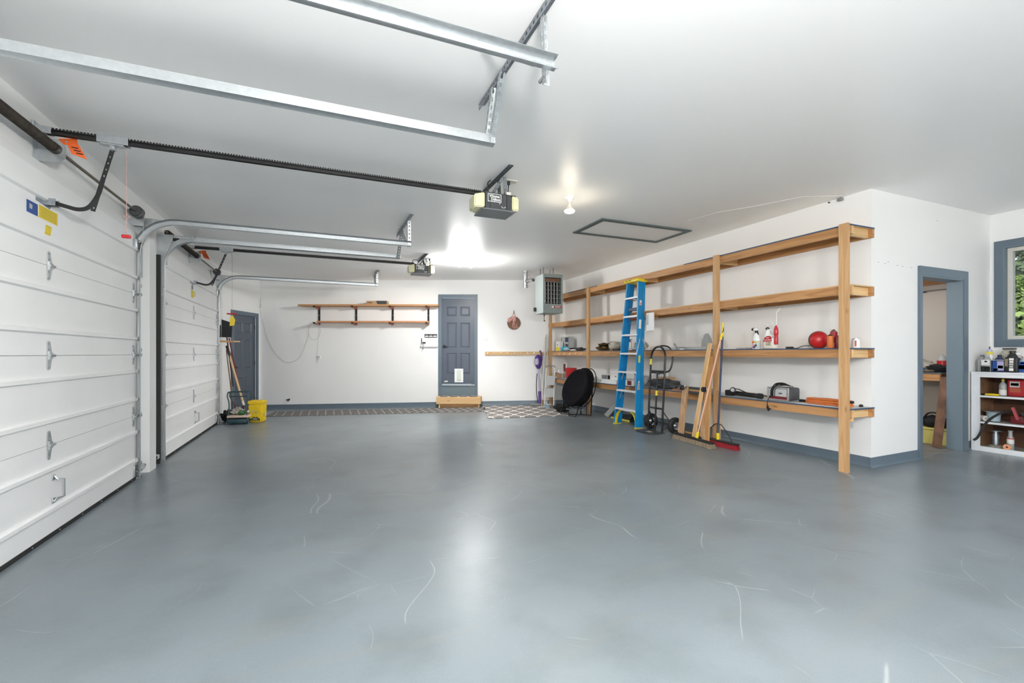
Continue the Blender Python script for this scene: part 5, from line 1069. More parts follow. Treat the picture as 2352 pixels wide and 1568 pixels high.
# key sign and key rack
t = thing('key_sign','small black wall sign with three white name tabs beside the back door','sign',bz(-1.97,11.085,1.65),-YAW)
B(BK).box((-2.12,11.075,1.615),(-1.815,11.09,1.70)).build('board', M['black'], t)
for k in range(3): B(BK).box((-2.11+.1*k,11.0735,1.632),(-2.025+.1*k,11.075,1.655)).build('name_tab', M['paper'], t); B(BK).box((-2.10+.1*k,11.0738,1.662),(-2.03+.1*k,11.075,1.682)).build('lettering', M['grey'], t)
t = thing('key_rack','white wall key rack with a key ring hanging beside the back door','key rack',bz(-2.0,11.085,1.4),-YAW)
B(BK).box((-2.19,11.075,1.39),(-1.80,11.09,1.60)).build('back_plate', M['white'], t); B(BK).box((-2.20,11.02,1.39),(-1.80,11.075,1.405)).build('ledge', M['white'], t); B(BK).box((-2.20,11.015,1.405),(-1.80,11.02,1.44)).build('ledge_lip', M['white'], t)
for k in range(5): B(BK).tube([(-2.14+.08*k,11.075,1.44),(-2.14+.08*k,11.055,1.43),(-2.14+.08*k,11.05,1.445)],.003,5).build('peg', M['ash'], t)
B(BK).bar((-2.185,11.06,1.60),(-2.18,11.05,1.50),.014,.012).bar((-2.18,11.05,1.50),(-2.205,11.03,1.41),.008,.006).build('strap', M['black'], t); B(BK).rbox((-2.165,11.03,1.475),(-2.085,11.05,1.505),.006).build('remote', M['black'], t)
kr = [(-2.145+.018*math.sin(a),11.01,1.405+.035*math.cos(a)) for a in [2*PI*i/16 for i in range(16)]]; B(BK).tube(kr,.003,5,True).build('key_ring', M['darkgrey'], t); B(BK).rbox((-2.153,11.0,1.325),(-2.135,11.015,1.352),.004).build('key_fob', M['black'], t)
# round hi sign with pink bow
c = px(1180.3,741.5,11.07); t = thing('door_sign','round brown hi sign with a pink bow hanging on the back wall','sign',bz(c[0],11.09,c[2]),-YAW)
B(BK @ TR(c[0],11.065,c[2],0,PI/2)).lathe([(.158,-.009),(.160,0),(.158,.009)],None,40).build('disc', M['brown'], t, True)
B(BK).tube([(c[0]-.06,11.06,c[2]+.13),(c[0],11.07,c[2]+.27),(c[0]+.05,11.06,c[2]+.135)],.006,5).build('ribbon_loop', M['pink'], t); B(BK).tube([(c[0],11.085,c[2]+.30),(c[0],11.06,c[2]+.28),(c[0],11.06,c[2]+.22)],.007,5).build('hook', M['darkgrey'], t)
for (dx,dz,sx,sz,rot) in ((-.10,.085,.055,.034,.3),(-.03,.12,.05,.03,-.5),(.02,.10,.03,.05,.2),(-.115,.055,.03,.045,-.2),(.0,.07,.035,.04,.6),(.02,.145,.03,.035,0)):
    b = B(BK @ TR(c[0]+dx,11.045,c[2]+dz,0,0,rot)); b.lathe([(.0,-.02),(.7,-.012),(1,0),(.7,.012),(0,.02)],Matrix.Rotation(PI/2,4,'X') @ Matrix.Diagonal((sx,sz,1,1)),14); b.build('bow_loop', M['pink'], t, True)
Mh = BK @ TR(c[0],11.05,c[2]); 
b = B(Mh); b.tube(bez([(-.035,0,-.105),(-.022,0,-.02),(.0,0,.06),(.03,0,.10),(.042,0,.085),(.02,0,.03),(-.02,0,-.03),(.005,0,-.02),(.018,0,-.035),(.0,0,-.10),(.012,0,-.13),(.035,0,-.11)],5),.009,6); b.build('lettering', M['pink'], t, True)
b = B(Mh); b.tube(bez([(.072,0,-.02),(.06,0,-.07),(.05,0,-.095),(.075,0,-.11),(.095,0,-.085)],5),.009,6); b.tube([(.085,0,.01),(.088,0,.02)],.01,6); b.build('lettering', M['pink'], t, True)
c = px(1116.5,777.5,11.085); t = thing('round_button','round white push button on the wall right of the back door','button',bz(c[0],11.09,c[2]),-YAW); B(BK @ TR(c[0],11.09,c[2],0,PI/2)).lathe([(.045,0),(.045,.012),(.040,.016),(.036,.014),(.034,.010),(.0,.011)],None,28).build('cover', M['white'], t, True); B(BK @ TR(c[0],11.082,c[2],0,PI/2)).lathe([(.022,0),(.022,.008),(.0,.009)],None,20).build('push_cap', M['paper'], t, True)
c = px(664.5,918.5,11.08); t = thing('hose_tap','small black hose tap low on the back wall','tap',bz(c[0],11.09,c[2]),-YAW); B(BK).cyl((c[0],11.09,c[2]),(c[0],11.02,c[2]),.012,10).cyl((c[0],11.03,c[2]),(c[0],11.02,c[2]-.03),.010,8).build('spout', M['darkgrey'], t, True); B(BK).cyl((c[0]-.03,11.055,c[2]+.005),(c[0]-.06,11.055,c[2]+.01),.014,8).cyl((c[0]-.02,11.05,c[2]+.02),(c[0]+.03,11.05,c[2]+.025),.012,8).build('handle', M['black'], t, True)
# coat rail
t = thing('coat_rack','long wooden coat rail with a row of silver hooks on the back wall','coat rack',bz(0,11.09,1.23),-YAW)
B(BK).box((-.655,11.06,1.187),(.86,11.09,1.272)).build('rail_board', M['palex'], t)
for k in range(9):
    r = -.59+.161*k; b = B(BK); b.rbox((r-.010,11.052,1.215),(r+.010,11.06,1.25),.002); b.tube(bez([(r,11.054,1.232),(r,11.035,1.225),(r,11.02,1.212),(r,11.012,1.222),(r,11.012,1.235)],4),.0045,5); b.build('hook', M['chrome'], t, True)
# wooden step with a trellis mat
def trellis(name, ca, cb, sc):
    m = bpy.data.materials.new(name); m.use_nodes = True; nt = m.node_tree; N = nt.nodes.new; Lk = nt.links.new; p = nt.nodes['Principled BSDF']; p.inputs['Roughness'].default_value = .95; p.inputs['Specular IOR Level'].default_value = .1
    tc = N('ShaderNodeTexCoord'); sp = N('ShaderNodeSeparateXYZ'); Lk(tc.outputs['Object'], sp.inputs[0])
    def ma(op, a, b=None, c=None):
        n = N('ShaderNodeMath'); n.operation = op
        for i, q in enumerate((a,b,c)):
            if q is None: continue
            if isinstance(q, (int,float)): n.inputs[i].default_value = q
            else: Lk(q, n.inputs[i])
        return n.outputs[0]
    u = ma('MULTIPLY', sp.outputs[0], 2*PI/sc[0]); v = ma('MULTIPLY', sp.outputs[1], 2*PI/sc[1])
    f = ma('ADD', ma('COSINE', u), ma('COSINE', v)); f = ma('ADD', f, ma('MULTIPLY', ma('COSINE', ma('MULTIPLY', u, 3)), .12))
    a = ma('ABSOLUTE', f); k = ma('LESS_THAN', a, .30)
    x = N('ShaderNodeMix'); x.data_type = 'RGBA'; x.inputs[6].default_value = (*ca,1); x.inputs[7].default_value = (*cb,1); Lk(k, x.inputs[0]); Lk(x.outputs[2], p.inputs['Base Color']); return m
M['rug'] = trellis('rug',(.235,.218,.21),(.74,.71,.68),(.31,.60)); M['runner'] = trellis('runner',(.155,.145,.14),(.40,.38,.36),(.18,.5)); M['stepmat'] = trellis('stepmat',(.17,.16,.155),(.62,.6,.58),(.23,.30))
t = thing('wooden_step','low timber step in front of the slate blue back door','step',bz(-1.26,10.9,bfl(-1.26,10.9)),-YAW)
f0 = bfl(-1.77,10.9); f1 = bfl(-.74,10.9)
B(BK).box((-1.775,10.72,.045),(-.735,10.758,.185)).build('front_board', M['palex'], t)
for r in (-1.775,-.773): B(BK).box((r,10.758,.045),(r+.038,11.06,.185)).build('side_board', M['paley'], t)
for r in (-1.73,-.80):
    for d in (10.76,11.0): B(BK).box((r,d,bfl(r,d)+.0),(r+.038,d+.04,.18)).build('leg', M['palez'], t)
B(BK).box((-1.735,10.80,bfl(-1.3,10.8)),(-.775,10.82,.05)).build('kick_board', M['tanx'], t)
for k in range(3): B(BK).box((-1.775,10.722+.114*k,.1855),(-.735,10.832+.114*k,.205)).build('tread_board', M['palex'], t)
Mm = BK @ Matrix.Translation((-1.26,10.93,.2055)); o = thing('step_mat','small trellis patterned mat on the wooden step','mat',M=Mm); B(Mm).rbox((-.46,-.17,0),(.44,.11,.012),.004).build('mat_pile', M['stepmat'], o)
def quad_rug(name, label, pts, mk, th=.009, origin=None, ang=0):
    P = [BK @ V(r,d,0) for r,d in pts]; c = sum(P, V(0,0,0))/4; Mo = Matrix.Translation((c.x,c.y,flz(c.x))) @ Matrix.Rotation(ang,4,'Z')
    b = B(); bot = [V(p.x,p.y,flz(p.x)+.001) for p in P]; topv = [q+V(0,0,th) for q in bot]
    b.mesh(bot+topv,[(3,2,1,0),(4,5,6,7),(0,1,5,4),(1,2,6,5),(2,3,7,6),(3,0,4,7)])
    o = thing(name, label, 'rug', M=Mo); b.build('pile', M[mk], o); return o
quad_rug('floor_runner','long faded trellis runner on the floor along the back wall',((-5.25,9.72),(-.60,9.98),(-.62,10.70),(-5.45,10.52)),'runner',ang=-YAW+.04)
r2 = quad_rug('area_rug','grey and white trellis rug on the floor below the coat hooks',((-.47,8.92),(1.12,9.12),(.86,10.93),(-.70,10.93)),'rug',ang=-YAW+.0)
# ================= unit heater =================
ha = math.radians(18); MH = BK @ Matrix.Translation((.631,9.20,2.05)) @ Matrix.Rotation(ha,4,'Z')   # x along the front, y to the back
HW, HD, HH = .42, .46, .79
t = thing('unit_heater','grey green gas unit heater hung from the ceiling near the shelving','heater',M=MH @ Matrix.Translation((HW/2,HD/2,HH)))
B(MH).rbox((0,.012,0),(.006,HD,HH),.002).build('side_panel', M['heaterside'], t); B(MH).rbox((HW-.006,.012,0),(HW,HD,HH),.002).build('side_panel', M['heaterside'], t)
B(MH).box((.006,.02,HH-.006),(HW-.006,HD,HH)).build('top_panel', M['heater'], t); B(MH).box((.006,.02,0),(HW-.006,HD,.006)).build('bottom_panel', M['heater'], t); B(MH).box((.006,HD-.006,.006),(HW-.006,HD,HH-.006)).build('back_panel', M['heater'], t)
b = B(MH); b.rbox((-.004,-.002,0),(HW+.004,.02,.185),.003).rbox((-.004,-.002,HH-.075),(HW+.004,.02,HH),.003).rbox((-.004,-.002,.185),(.035,.02,HH-.075),.003).rbox((HW-.03,-.002,.185),(HW+.004,.02,HH-.075),.003); b.build('front_frame', M['heater'], t)
B(MH).box((.03,.16,.18),(HW-.03,.17,HH-.07)).build('burner_box', M['black'], t)
for k in range(5): B(MH).box((.055+.066*k+.0,.06,.19),(.072+.066*k,.075,HH-.15)).build('heat_tube', M['steel'], t)
for k in range(6): B(MH).bar((.035,.012,.215+.083*k),(HW-.03,.012,.215+.083*k),.020,.006,(0,-.3,1)).build('louver', M['heater'], t)
B(MH).box((.035,.05,HH-.15),(HW-.03,.065,HH-.08)).build('inner_baffle', M['brown'], t)
o = B(MH).rbox((.23,-.005,.105),(.40,-.002,.145),.001).build('name_plate', M['redm'], t, label='red name plate'); B(MH).box((.185,-.0048,.107),(.228,-.002,.143)).build('name_plate', M['paper'], t); text('REZNOR', .03, MH @ face_m((.315,-.0055,.125),(1,0,0),(0,0,1)), M['paper'], o, ext=.0003, bold=.0008)
for (x,y) in ((.10,.25),(.32,.25),(.10,.42),(.32,.42)): B(MH).cyl((x,y,HH),(x,y,CZ-2.05),.006,8).build('hanger_rod', M['darkgrey'], t)
b = B(MH); b.cyl((.12,.25,0),(.12,.25,-.045),.014,10).cyl((.12,.25,-.02),(.12,.25,-.14),.008,8).cyl((.11,.25,-.145),(.14,.25,-.145),.012,8); b.build('gas_valve', M['bronze'], t, True)
B(MH).rbox((-.05,.38,.06),(-.004,.44,.14),.006).build('control_box', M['black'], t)
fp = px(1207,0,9.95)[0]; t = thing('flue_pipe','shiny galvanized flue pipe running from the heater into the ceiling','flue',bz(fp,9.95,CZ),-YAW)
b = B(BK); b.cyl((fp,9.95,2.65),(fp,9.95,CZ),.052,20); b.build('vertical_pipe', M['chrome'], t, True)
for z in (2.67,2.74,2.93): B(BK).cyl((fp,9.95,z),(fp,9.95,z+.012),.055,20).build('pipe_seam', M['steel'], t, True)
B(BK).cyl((fp,9.95,2.795),(fp+.16,9.72,2.795),.04,16).build('branch_pipe', M['chrome'], t, True); B(BK).tube([(fp+.04,9.93,2.99),(fp+.12,9.80,2.82)],.004,5).build('support_strap', M['steel'], t)
B(BK @ TR(fp,9.95,CZ-.006)).lathe([(.085,0),(.085,.006)],None,24).build('ceiling_collar', M['steel'], t)
# ================= far right corner: vacuum, poles, stool =================
t = thing('stick_vacuum','purple stick vacuum standing in the corner under the coat hooks','vacuum',bz(.62,10.84,bfl(.62,10.84)),-YAW); f = bfl(.6,10.8)+.011
B(BK).rbox((.44,10.72,f),(.73,10.86,f+.05),.018).build('floor_head', M['grey'], t, True); B(BK).cyl((.66,10.80,f+.04),(.655,10.86,.33),.034,12).build('lower_neck', M['purple'], t, True)
B(BK).cyl((.655,10.86,.30),(.635,10.93,.90),.024,12).build('wand', M['lilac'], t, True)
b = B(BK @ frame_z((.635,10.93,.86),(-.03,.1,1),(1,0,0))); b.lathe([(.03,0),(.055,.04),(.085,.10),(.095,.20),(.075,.29),(.03,.34),(.0,.345)],None,18); b.build('motor_body', M['purple'], t, True); b = B(BK @ frame_z((.595,10.855,.95),(-.03,.1,1),(1,0,0))); b.lathe([(.0,0),(.045,.02),(.052,.09),(.045,.15),(.0,.17)],None,14); b.build('dust_cup', M['lilac'], t, True)
b = B(BK); b.tube(bez([(.66,10.93,.95),(.71,10.95,1.08),(.705,10.97,1.22),(.67,10.98,1.30)],6),.02,10); b.build('handle', M['purple'], t, True); B(BK).tube(bez([(.60,10.95,.75),(.585,10.93,.5),(.59,10.90,.25),(.62,10.88,.08)],6),.010,6).build('cord', M['black'], t, True)
for i,(r0,d0,r1,d1,z1,mk,lab) in enumerate(((.70,10.72,.80,11.0,1.62,'offwhite','white pole leaning in the corner, nearest the vacuum'),(.76,10.80,.83,11.02,1.68,'lightgrey','grey pole leaning in the corner, tallest of the poles'),(.82,10.78,.86,11.02,1.35,'handlewood','wooden pole leaning in the corner behind the step stool'))):
    t = thing('corner_pole', lab, 'pole', bz(r0,d0,bfl(r0,d0)+.010), -YAW); p0 = V(r0,d0,bfl(r0,d0)+.012); p1 = V(r1,d1,z1); B(BK).cyl(p0,p1,.012,10).build('pole_shaft', M[mk], t, True); B(BK).cyl(p0,p0+(p1-p0)*.09,.02,10,.014).build('pole_tip', M['offwhite'] if i else M['card'], t, True)
t = thing('step_stool','folded light grey two step stool leaning in front of the last shelf post','step stool',bz(.83,10.58,bfl(.83,10.58)),-YAW); f = bfl(.85,10.6)+.011
for s in (0,1):
    r0, r1 = (.735,.80) if s == 0 else (.955,1.0)
    B(BK).tube([(r0,10.50,f),(r1,10.66,.90)],.011,8).build('front_leg', M['white'], t, True); B(BK).tube([(r0+.045,10.72,f),(r1+.035,10.70,.70)],.010,8).build('rear_leg', M['white'], t, True)
B(BK).tube(bez([(.80,10.66,.90),(.815,10.67,.935),(.90,10.67,.945),(.985,10.67,.935),(1.0,10.66,.90)],5),.012,8).build('hand_loop', M['grey'], t, True)
for z,(a,c) in ((.60,(.775,.985)),(.32,(.755,.965))):
    B(BK).mesh([(a,10.53,z-.10),(c,10.53,z-.10),(c+.01,10.60,z+.11),(a+.01,10.60,z+.11),(a,10.55,z-.10),(c,10.55,z-.10),(c+.01,10.62,z+.11),(a+.01,10.62,z+.11)],[(3,2,1,0),(4,5,6,7),(0,1,5,4),(1,2,6,5),(2,3,7,6),(3,0,4,7)]).build('tread', M['lightgrey'], t)
B(BK).tube([(.79,10.70,.12),(.99,10.70,.12)],.008,6).build('cross_bar', M['grey'], t)
lathed('pet_bowl','small pale blue bowl on the trellis rug in front of the step stool','bowl',*[q for q in (bz(.80,10.30,0).x,bz(.80,10.30,0).y,flz(bz(.80,10.30,0).x)+.0105)],[('bowl_body',[(.055,0),(.065,.004),(.088,.085),(.092,.088),(.088,.09),(.06,.012),(.0,.01)],'paleblue')],k=22)
# ================= folded saucer chair =================
C0 = V(1.345,9.18,.54)        # in back wall frame
t = thing('saucer_chair','black plush saucer chair folded and stood against the shelving','chair',bz(1.32,9.15,bfl(1.32,9.15)),-YAW)
n = V(-.81,-.45,.375).normalized(); long_ = V(.42,.0,.91)
def pad(cn, Rr, thick, nn, nm):
    b = B(BK @ frame_z(cn, nn, long_)); pr = [(0,thick*.15),(Rr*.55,thick*.05),(Rr*.86,thick*.55),(Rr*.97,thick*.45),(Rr,0),(Rr*.95,-thick*.4),(Rr*.6,-thick*.75),(0,-thick*.85)]
    b.lathe(pr,None,36); return b.build(nm, M['plush'], t, True)
pad(C0+V(-.05,0,-.0), .395, .12, n, 'seat_pad'); pad(C0+V(.07,.09,.01), .40, .11, V(-.90,-.32,.27).normalized(), 'back_pad')
for nn, cc, rr in ((n,C0+V(-.03,.01,-.0),.395),(V(-.90,-.32,.27).normalized(),C0+V(.09,.10,.01),.402)):
    F4 = frame_z(cc,nn,long_); B(BK).tube([F4 @ V(math.cos(a)*rr,math.sin(a)*rr,-.06) for a in [2*PI*i/30 for i in range(30)]],.010,6,True).build('ring_frame', M['blackgloss'], t, True)
f = bfl(1.2,8.9)+.011
for q in (((1.06,9.30,.26),(1.00,9.35,f),(1.25,8.98,f),(1.40,9.03,.40)),((1.44,9.28,.42),(1.40,9.32,f),(1.57,9.12,f),(1.62,9.22,.50)),((1.10,9.36,.22),(1.16,9.30,f),(1.50,9.22,f),(1.50,9.24,.30))):
    B(BK).tube(q,.013,8).build('leg_frame', M['blackgloss'], t, True)
for q in (((1.10,9.30,.10),(1.30,9.12,.12)),((1.15,9.32,.14),(1.45,9.24,.08)),((1.30,9.05,.12),(1.5,9.2,.2))): B(BK).cyl(*q,.009,8).build('cross_brace', M['galvd'], t, True)
t2 = thing('black_bag','crumpled black bag on the floor behind the folded chair','bag',bz(1.10,9.62,bfl(1.1,9.62)),-YAW); bpy.data.objects.remove(t2)
q = bz(1.08,9.70,0); bag('black_bag','crumpled black bag on the floor behind the folded chair','bag',(q.x,q.y,flz(q.x)+.01),(.34,.3,.16),'blackmat',31,.4)
# ================= far left corner: garden things =================
# timber tool holder on the garage door wall with tools
t = thing('tool_holder','short wooden tool holder on the wall beside the side door','tool holder',(-1.9,10.85,1.47))
B().box((-1.90,10.66,1.38),(-1.87,10.78,1.60)).build('wall_plate', M['darkgrey'], t); B().box((-1.90,10.68,1.455),(-1.60,10.745,1.490)).build('holder_bar', M['firx'], t); B().box((-1.62,10.69,1.46),(-1.50,10.735,1.485)).build('bar_tip', M['handlewood'], t)
def tool(name, lab, cat, p0, p1, r, mk, extra): 
    t = thing(name, lab, cat, p0); B().cyl(p0,p1,r,10).build('shaft', M[mk], t, True)
    for nm,bb,m2,sm in extra: bb.build(nm, M[m2], t, sm)
    return t
f = flz(-1.55)
p0,p1 = V(-1.42,10.62,.18),V(-1.76,10.93,1.36)
tool('garden_tool','garden tool with a pale wooden handle and black grip leaning to the tool holder','garden tool',p0,p1,.020,'handlewood',[('grip',B().cyl(p1-(p1-p0)*.14,p1+(p1-p0)*.02,.026,12),'black',True),('ferrule',B().cyl(p0,p0+(p1-p0)*.07,.023,10),'offwhite',True),('blade',B().bar(p0+V(0,0,.01),p0+V(.03,-.02,-.26),.10,.012),'black',False)])
p0,p1 = V(-1.45,10.80,.10),V(-1.74,11.02,1.55); tool('garden_tool','garden tool with a dark red handle leaning behind the pale one','garden tool',p0,p1,.014,'darkred',[('blade',B().bar(p0+V(0,0,.02),p0+V(.02,-.02,-.20),.12,.01),'black',False)])
p0,p1 = V(-1.62,10.62,.28),V(-1.74,10.72,1.30); tool('garden_tool','thin brown garden stake leaning against the wall','garden tool',p0,p1,.010,'brown',[('tip',B().tube(bez([p0,p0+V(.05,0,-.12),p0+V(.03,0,-.30),p0+V(.0,0,-.38)],5),.014,6),'darkred',True)])
p0,p1 = V(-1.66,10.94,.9),V(-1.70,10.87,1.62)
t = thing('snow_shovel','black shovel hung blade up in the tool holder','shovel',(-1.70,10.86,1.5)); B().mesh([(-1.835,10.80,1.56),(-1.68,10.93,1.56),(-1.665,10.935,1.86),(-1.835,10.80,1.92),(-1.840,10.808,1.56),(-1.685,10.938,1.56),(-1.67,10.943,1.86),(-1.840,10.808,1.92)],[(0,1,2,3),(7,6,5,4),(0,4,5,1),(1,5,6,2),(2,6,7,3),(3,7,4,0)]).build('blade', M['blackmat'], t); B().bar((-1.86,10.79,1.56),(-1.86,10.79,1.80),.05,.03).build('blade_rib', M['black'], t); B().cyl((-1.76,10.87,1.60),(-1.64,10.86,.55),.013,10).build('shaft', M['black'], t, True)
t = thing('electrical_conduit','white conduit and switch box on the wall beside the far track','conduit',(-1.9,10.62,1.1)); B().box((-1.90,10.50,1.09),(-1.88,10.72,1.11)).build('conduit_run', M['white'], t); B().box((-1.90,10.70,-.1),(-1.885,10.72,1.10)).build('conduit_drop', M['white'], t); B().rbox((-1.90,10.60,.95),(-1.87,10.64,1.08),.004).build('switch', M['black'], t)
# garden kneeler
t = thing('garden_kneeler','dark green tubular garden kneeler with a pale pad beside the yellow bucket','kneeler',(-1.43,10.12,flz(-1.43))); f = flz(-1.43); MK = TR(-1.435,10.17,f,-.18)
for s in (-1,1):
    x = .155*s
    b = B(MK); b.tube(bez([(x*1.25,-.10,0),(x*1.06,-.09,.14),(x*.98,-.08,.30),(x*1.02,-.07,.42),(x*1.2,-.06,.53),(x*1.16,-.05,.60),(x*1.0,-.05,.615)],6),.013,8); b.build('side_frame', M['tealdark'], t, True)
    b = B(MK); b.tube(bez([(x*1.25,.12,0),(x*1.06,.10,.14),(x*.98,.09,.30),(x*1.02,.08,.42),(x*1.2,.07,.53),(x*1.16,.06,.60),(x*1.0,.06,.615)],6),.013,8); b.build('side_frame', M['tealdark'], t, True)
for y,z in ((-.05,.615),(.06,.615),(-.06,.53)): B(MK).cyl((-.155,y,z),(.155,y,z),.012,8).build('cross_bar', M['tealdark'], t, True)
B(MK).rbox((-.18,-.12,.125),(.20,.13,.17),.012).build('kneeling_pad', mat('padpeach',(.62,.46,.36),.8), t, True); B(MK).rbox((-.16,-.14,.02),(.17,.14,.10),.01).build('base_tray', M['tealdark'], t, True)
bag('garden_gloves','pile of grey gloves and green tools on the garden kneeler','gloves',tuple(MK @ V(-.02,.0,.172)),(.22,.20,.13),'dust',41,.5); bag('green_cloth','dark green cloth lying on the garden kneeler','cloth',tuple(MK @ V(.06,-.07,.172)),(.14,.09,.09),'moss',42,.3)
bag('floor_debris','dark leaves and litter gathered in the corner behind the kneeler','litter',(-1.72,10.72,flz(-1.72)),(.22,.42,.20),'blackmat',43,.5)
# yellow pail
t = thing('plastic_pail','bright yellow square plastic pail with a lid beside the garden kneeler','bucket',(-1.12,10.27,flz(-1.12))); Mp = TR(-1.135,10.27,flz(-1.12),-YAW+.12)
def frust(b, w0, d0, w1, d1, z0, z1, bev):
    b.mesh([(-w0,-d0,z0),(w0,-d0,z0),(w0,d0,z0),(-w0,d0,z0),(-w1,-d1,z1),(w1,-d1,z1),(w1,d1,z1),(-w1,d1,z1)],[(0,3,2,1),(4,5,6,7),(0,1,5,4),(1,2,6,5),(2,3,7,6),(3,0,4,7)]); bmesh.ops.bevel(b.b, geom=[e for e in b.b.edges], offset=bev, segments=3, affect='EDGES'); return b
frust(B(Mp),.122,.105,.134,.115,.002,.36,.022).build('pail_body', M['bucket'], t, True); frust(B(Mp),.141,.122,.144,.125,.352,.425,.018).build('lid', M['bucket'], t, True)
for s in (-.065,.065): B(Mp).cyl((s,-.108,.012),(s,-.08,.012),.014,10).build('foot_notch', M['stickertext'], t)
B(Mp).tube(bez([(-.02,-.120,.335),(.05,-.122,.26),(.11,-.124,.19),(.14,-.05,.16),(.145,.0,.20)],6),.004,6).build('bail_handle', mat('bail',(.72,.52,.03),.4), t, True); B(Mp).rbox((.132,-.02,.12),(.150,.02,.19),.006).build('handle_grip', M['cream'], t)
Mf = Mp @ face_m((0,-.1095,.085),(1,0,0),(0,.04,1)); o = B(Mf).prism([(-.10,-.045),(.085,-.045),(.088,-.02),(.04,.012),(.03,.030),(.018,.015),(-.02,.017),(-.03,.034),(-.04,.012),(-.10,-.018)],.002).build('label', M['black'], t, label='black arched label'); B(Mf).prism([(-.085,-.04),(.07,-.04),(.05,-.015),(.02,.0),(-.03,.0),(-.07,-.018)],.003).build('label_scene', mat('lblscene',(.12,.15,.11),.6), o); text('35 LB', .028, Mf @ Matrix.Translation((-.005,-.012,.0032)), M['paper'], o, ext=.0003, bold=.001)
Mf = Mp @ face_m((-.045,-.1135,.215),(1,0,0),(0,.04,1)); B(Mf).box((-.03,-.008,0),(.03,.014,.0015)).build('label_text', M['ash'], t); B(Mf).box((.035,-.04,0),(.085,.0,.0015)).build('label_text', mat('lbltxt',(.50,.42,.12),.6), t)
# ================= white cabinet under the window =================
CX0, CX1, CY1, CY0, CH = 7.47, 7.95, 3.03, 1.75, 1.005
f = flz(7.5)
t = thing('storage_cabinet','open white cabinet with dark shelves full of oils and tools under the window','cabinet',(7.7,2.4,f))
B().box((CX0,CY1-.075,f),(CX0+.022,CY1,CH-.02)).build('stile', M['cabwhite'], t); B().box((CX0-.004,CY1-.035,f),(CX0,CY1,CH-.02)).build('stile_trim', M['cabwhite'], t); B().box((CX0,CY0,f),(CX0+.022,CY0+.075,CH-.02)).build('stile', M['cabwhite'], t)
B().box((CX0,CY0+.075,CH-.065),(CX0+.022,CY1-.075,CH-.02)).build('top_frame', M['cabwhite'], t); B().box((CX0,CY0+.075,f),(CX0+.022,CY1-.075,.095)).build('bottom_frame', M['cabwhite'], t)
B().box((CX0-.01,CY0-.01,CH-.02),(CX1,CY1,CH)).build('top', M['cabwhite'], t)
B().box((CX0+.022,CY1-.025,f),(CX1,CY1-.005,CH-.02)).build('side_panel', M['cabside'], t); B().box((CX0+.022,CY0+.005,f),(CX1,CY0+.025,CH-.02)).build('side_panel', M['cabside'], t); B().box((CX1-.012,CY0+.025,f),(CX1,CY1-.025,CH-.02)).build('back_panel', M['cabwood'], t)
SZ = []
for z in (.715,.395): 
    B().box((CX0+.024,CY0+.025,z-.018),(CX1-.012,CY1-.025,z)).build('shelf', M['dust'], t); B().box((CX0+.004,CY0+.075,z-.020),(CX0+.024,CY1-.075,z+.002)).build('shelf_edge', M['cabwhite'], t)
B().box((CX0+.022,CY0+.025,.06),(CX1-.012,CY1-.025,.078)).build('bottom_shelf', M['dust'], t)
zt = CH+.0005
def oil(lab, x, y, w, d, h, mk, capm, labels, neck=.018, off=0):
    t = thing('oil_bottle', lab, 'bottle', (x,y,zt)); hb = h*.68
    b = B(); b.rbox((x-d/2,y-w/2,zt),(x+d/2,y+w/2,zt+hb),.014,None,3); b.build('bottle_body', M[mk], t, True)
    b = B(TR(x,y+off,zt+hb-.012)); b.lathe([(w*.46,0),(w*.42,h*.06),(neck*1.25,h*.2),(neck,h*.23),(neck,h*.27)],None,18,d/w,1); b.build('shoulder', M[mk], t, True)
    B(TR(x,y+off,zt+h*.92-.012)).lathe([(neck*1.18,0),(neck*1.18,h*.09),(neck*1.0,h*.1)],None,16).build('cap', M[capm], t, True)
    for (u0,u1,v0,v1,m) in labels: B().box((x-d/2-.0013,y+w/2-w*u1,zt+hb*v0),(x-d/2,y+w/2-w*u0,zt+hb*v1)).build('label', M[m], t)
    return t
oil('grey ribbed oil bottle nearest the workshop doorway on the cabinet top',7.62,2.985,.095,.08,.215,'bottlegrey','grey',[(.12,.16,.0,1,'darkgrey'),(.5,.54,0,.9,'darkgrey'),(.86,.9,0,.9,'darkgrey')])
oil('white and black labelled bottle with a yellow green collar and dripped spout',7.57,2.925,.085,.075,.22,'bottlegrey','lightgrey',[(.0,1,.0,.45,'black'),(.05,.95,.55,.98,'paper'),(.35,.9,.45,.56,'ash'),(.4,.7,.78,.9,'redm'),(.45,.52,.0,.5,'paper'),(.6,.95,.28,.34,'ash'),(.6,.95,.16,.2,'ash')])
t = thing('squeeze_bottle','white squeeze bottle with a yellow green band and black tip among the oils','bottle',(7.63,2.925,zt)); x,y=7.635,2.925; B(TR(x,y,zt)).lathe([(.032,0),(.036,.01),(.036,.19),(.024,.215)],None,16).build('bottle_body', M['white'], t, True); B(TR(x,y,zt+.215)).lathe([(.03,0),(.03,.03)],None,16).build('band', M['lemon'], t, True); B(TR(x,y,zt+.245)).lathe([(.025,0),(.024,.02),(.012,.035)],None,16).build('cap', M['lilac'], t, True); B(TR(x,y,zt+.28)).lathe([(.008,0),(.005,.03)],None,10).build('tip', M['black'], t, True)
oil('teal antifreeze bottle squeezed behind the dark blue bottle',7.62,2.872,.06,.06,.17,'bottleteal','lightgrey',[])
oil('dark blue oil bottle with white print and a low black cap',7.58,2.815,.115,.085,.215,'navy','black',[(.1,.45,.1,.9,'blue'),(.45,.95,.15,.9,'lilac'),(.5,.9,.3,.55,'paper'),(.15,.5,.1,.3,'sky'),(0,1,.97,1.0,'paper')],.017)
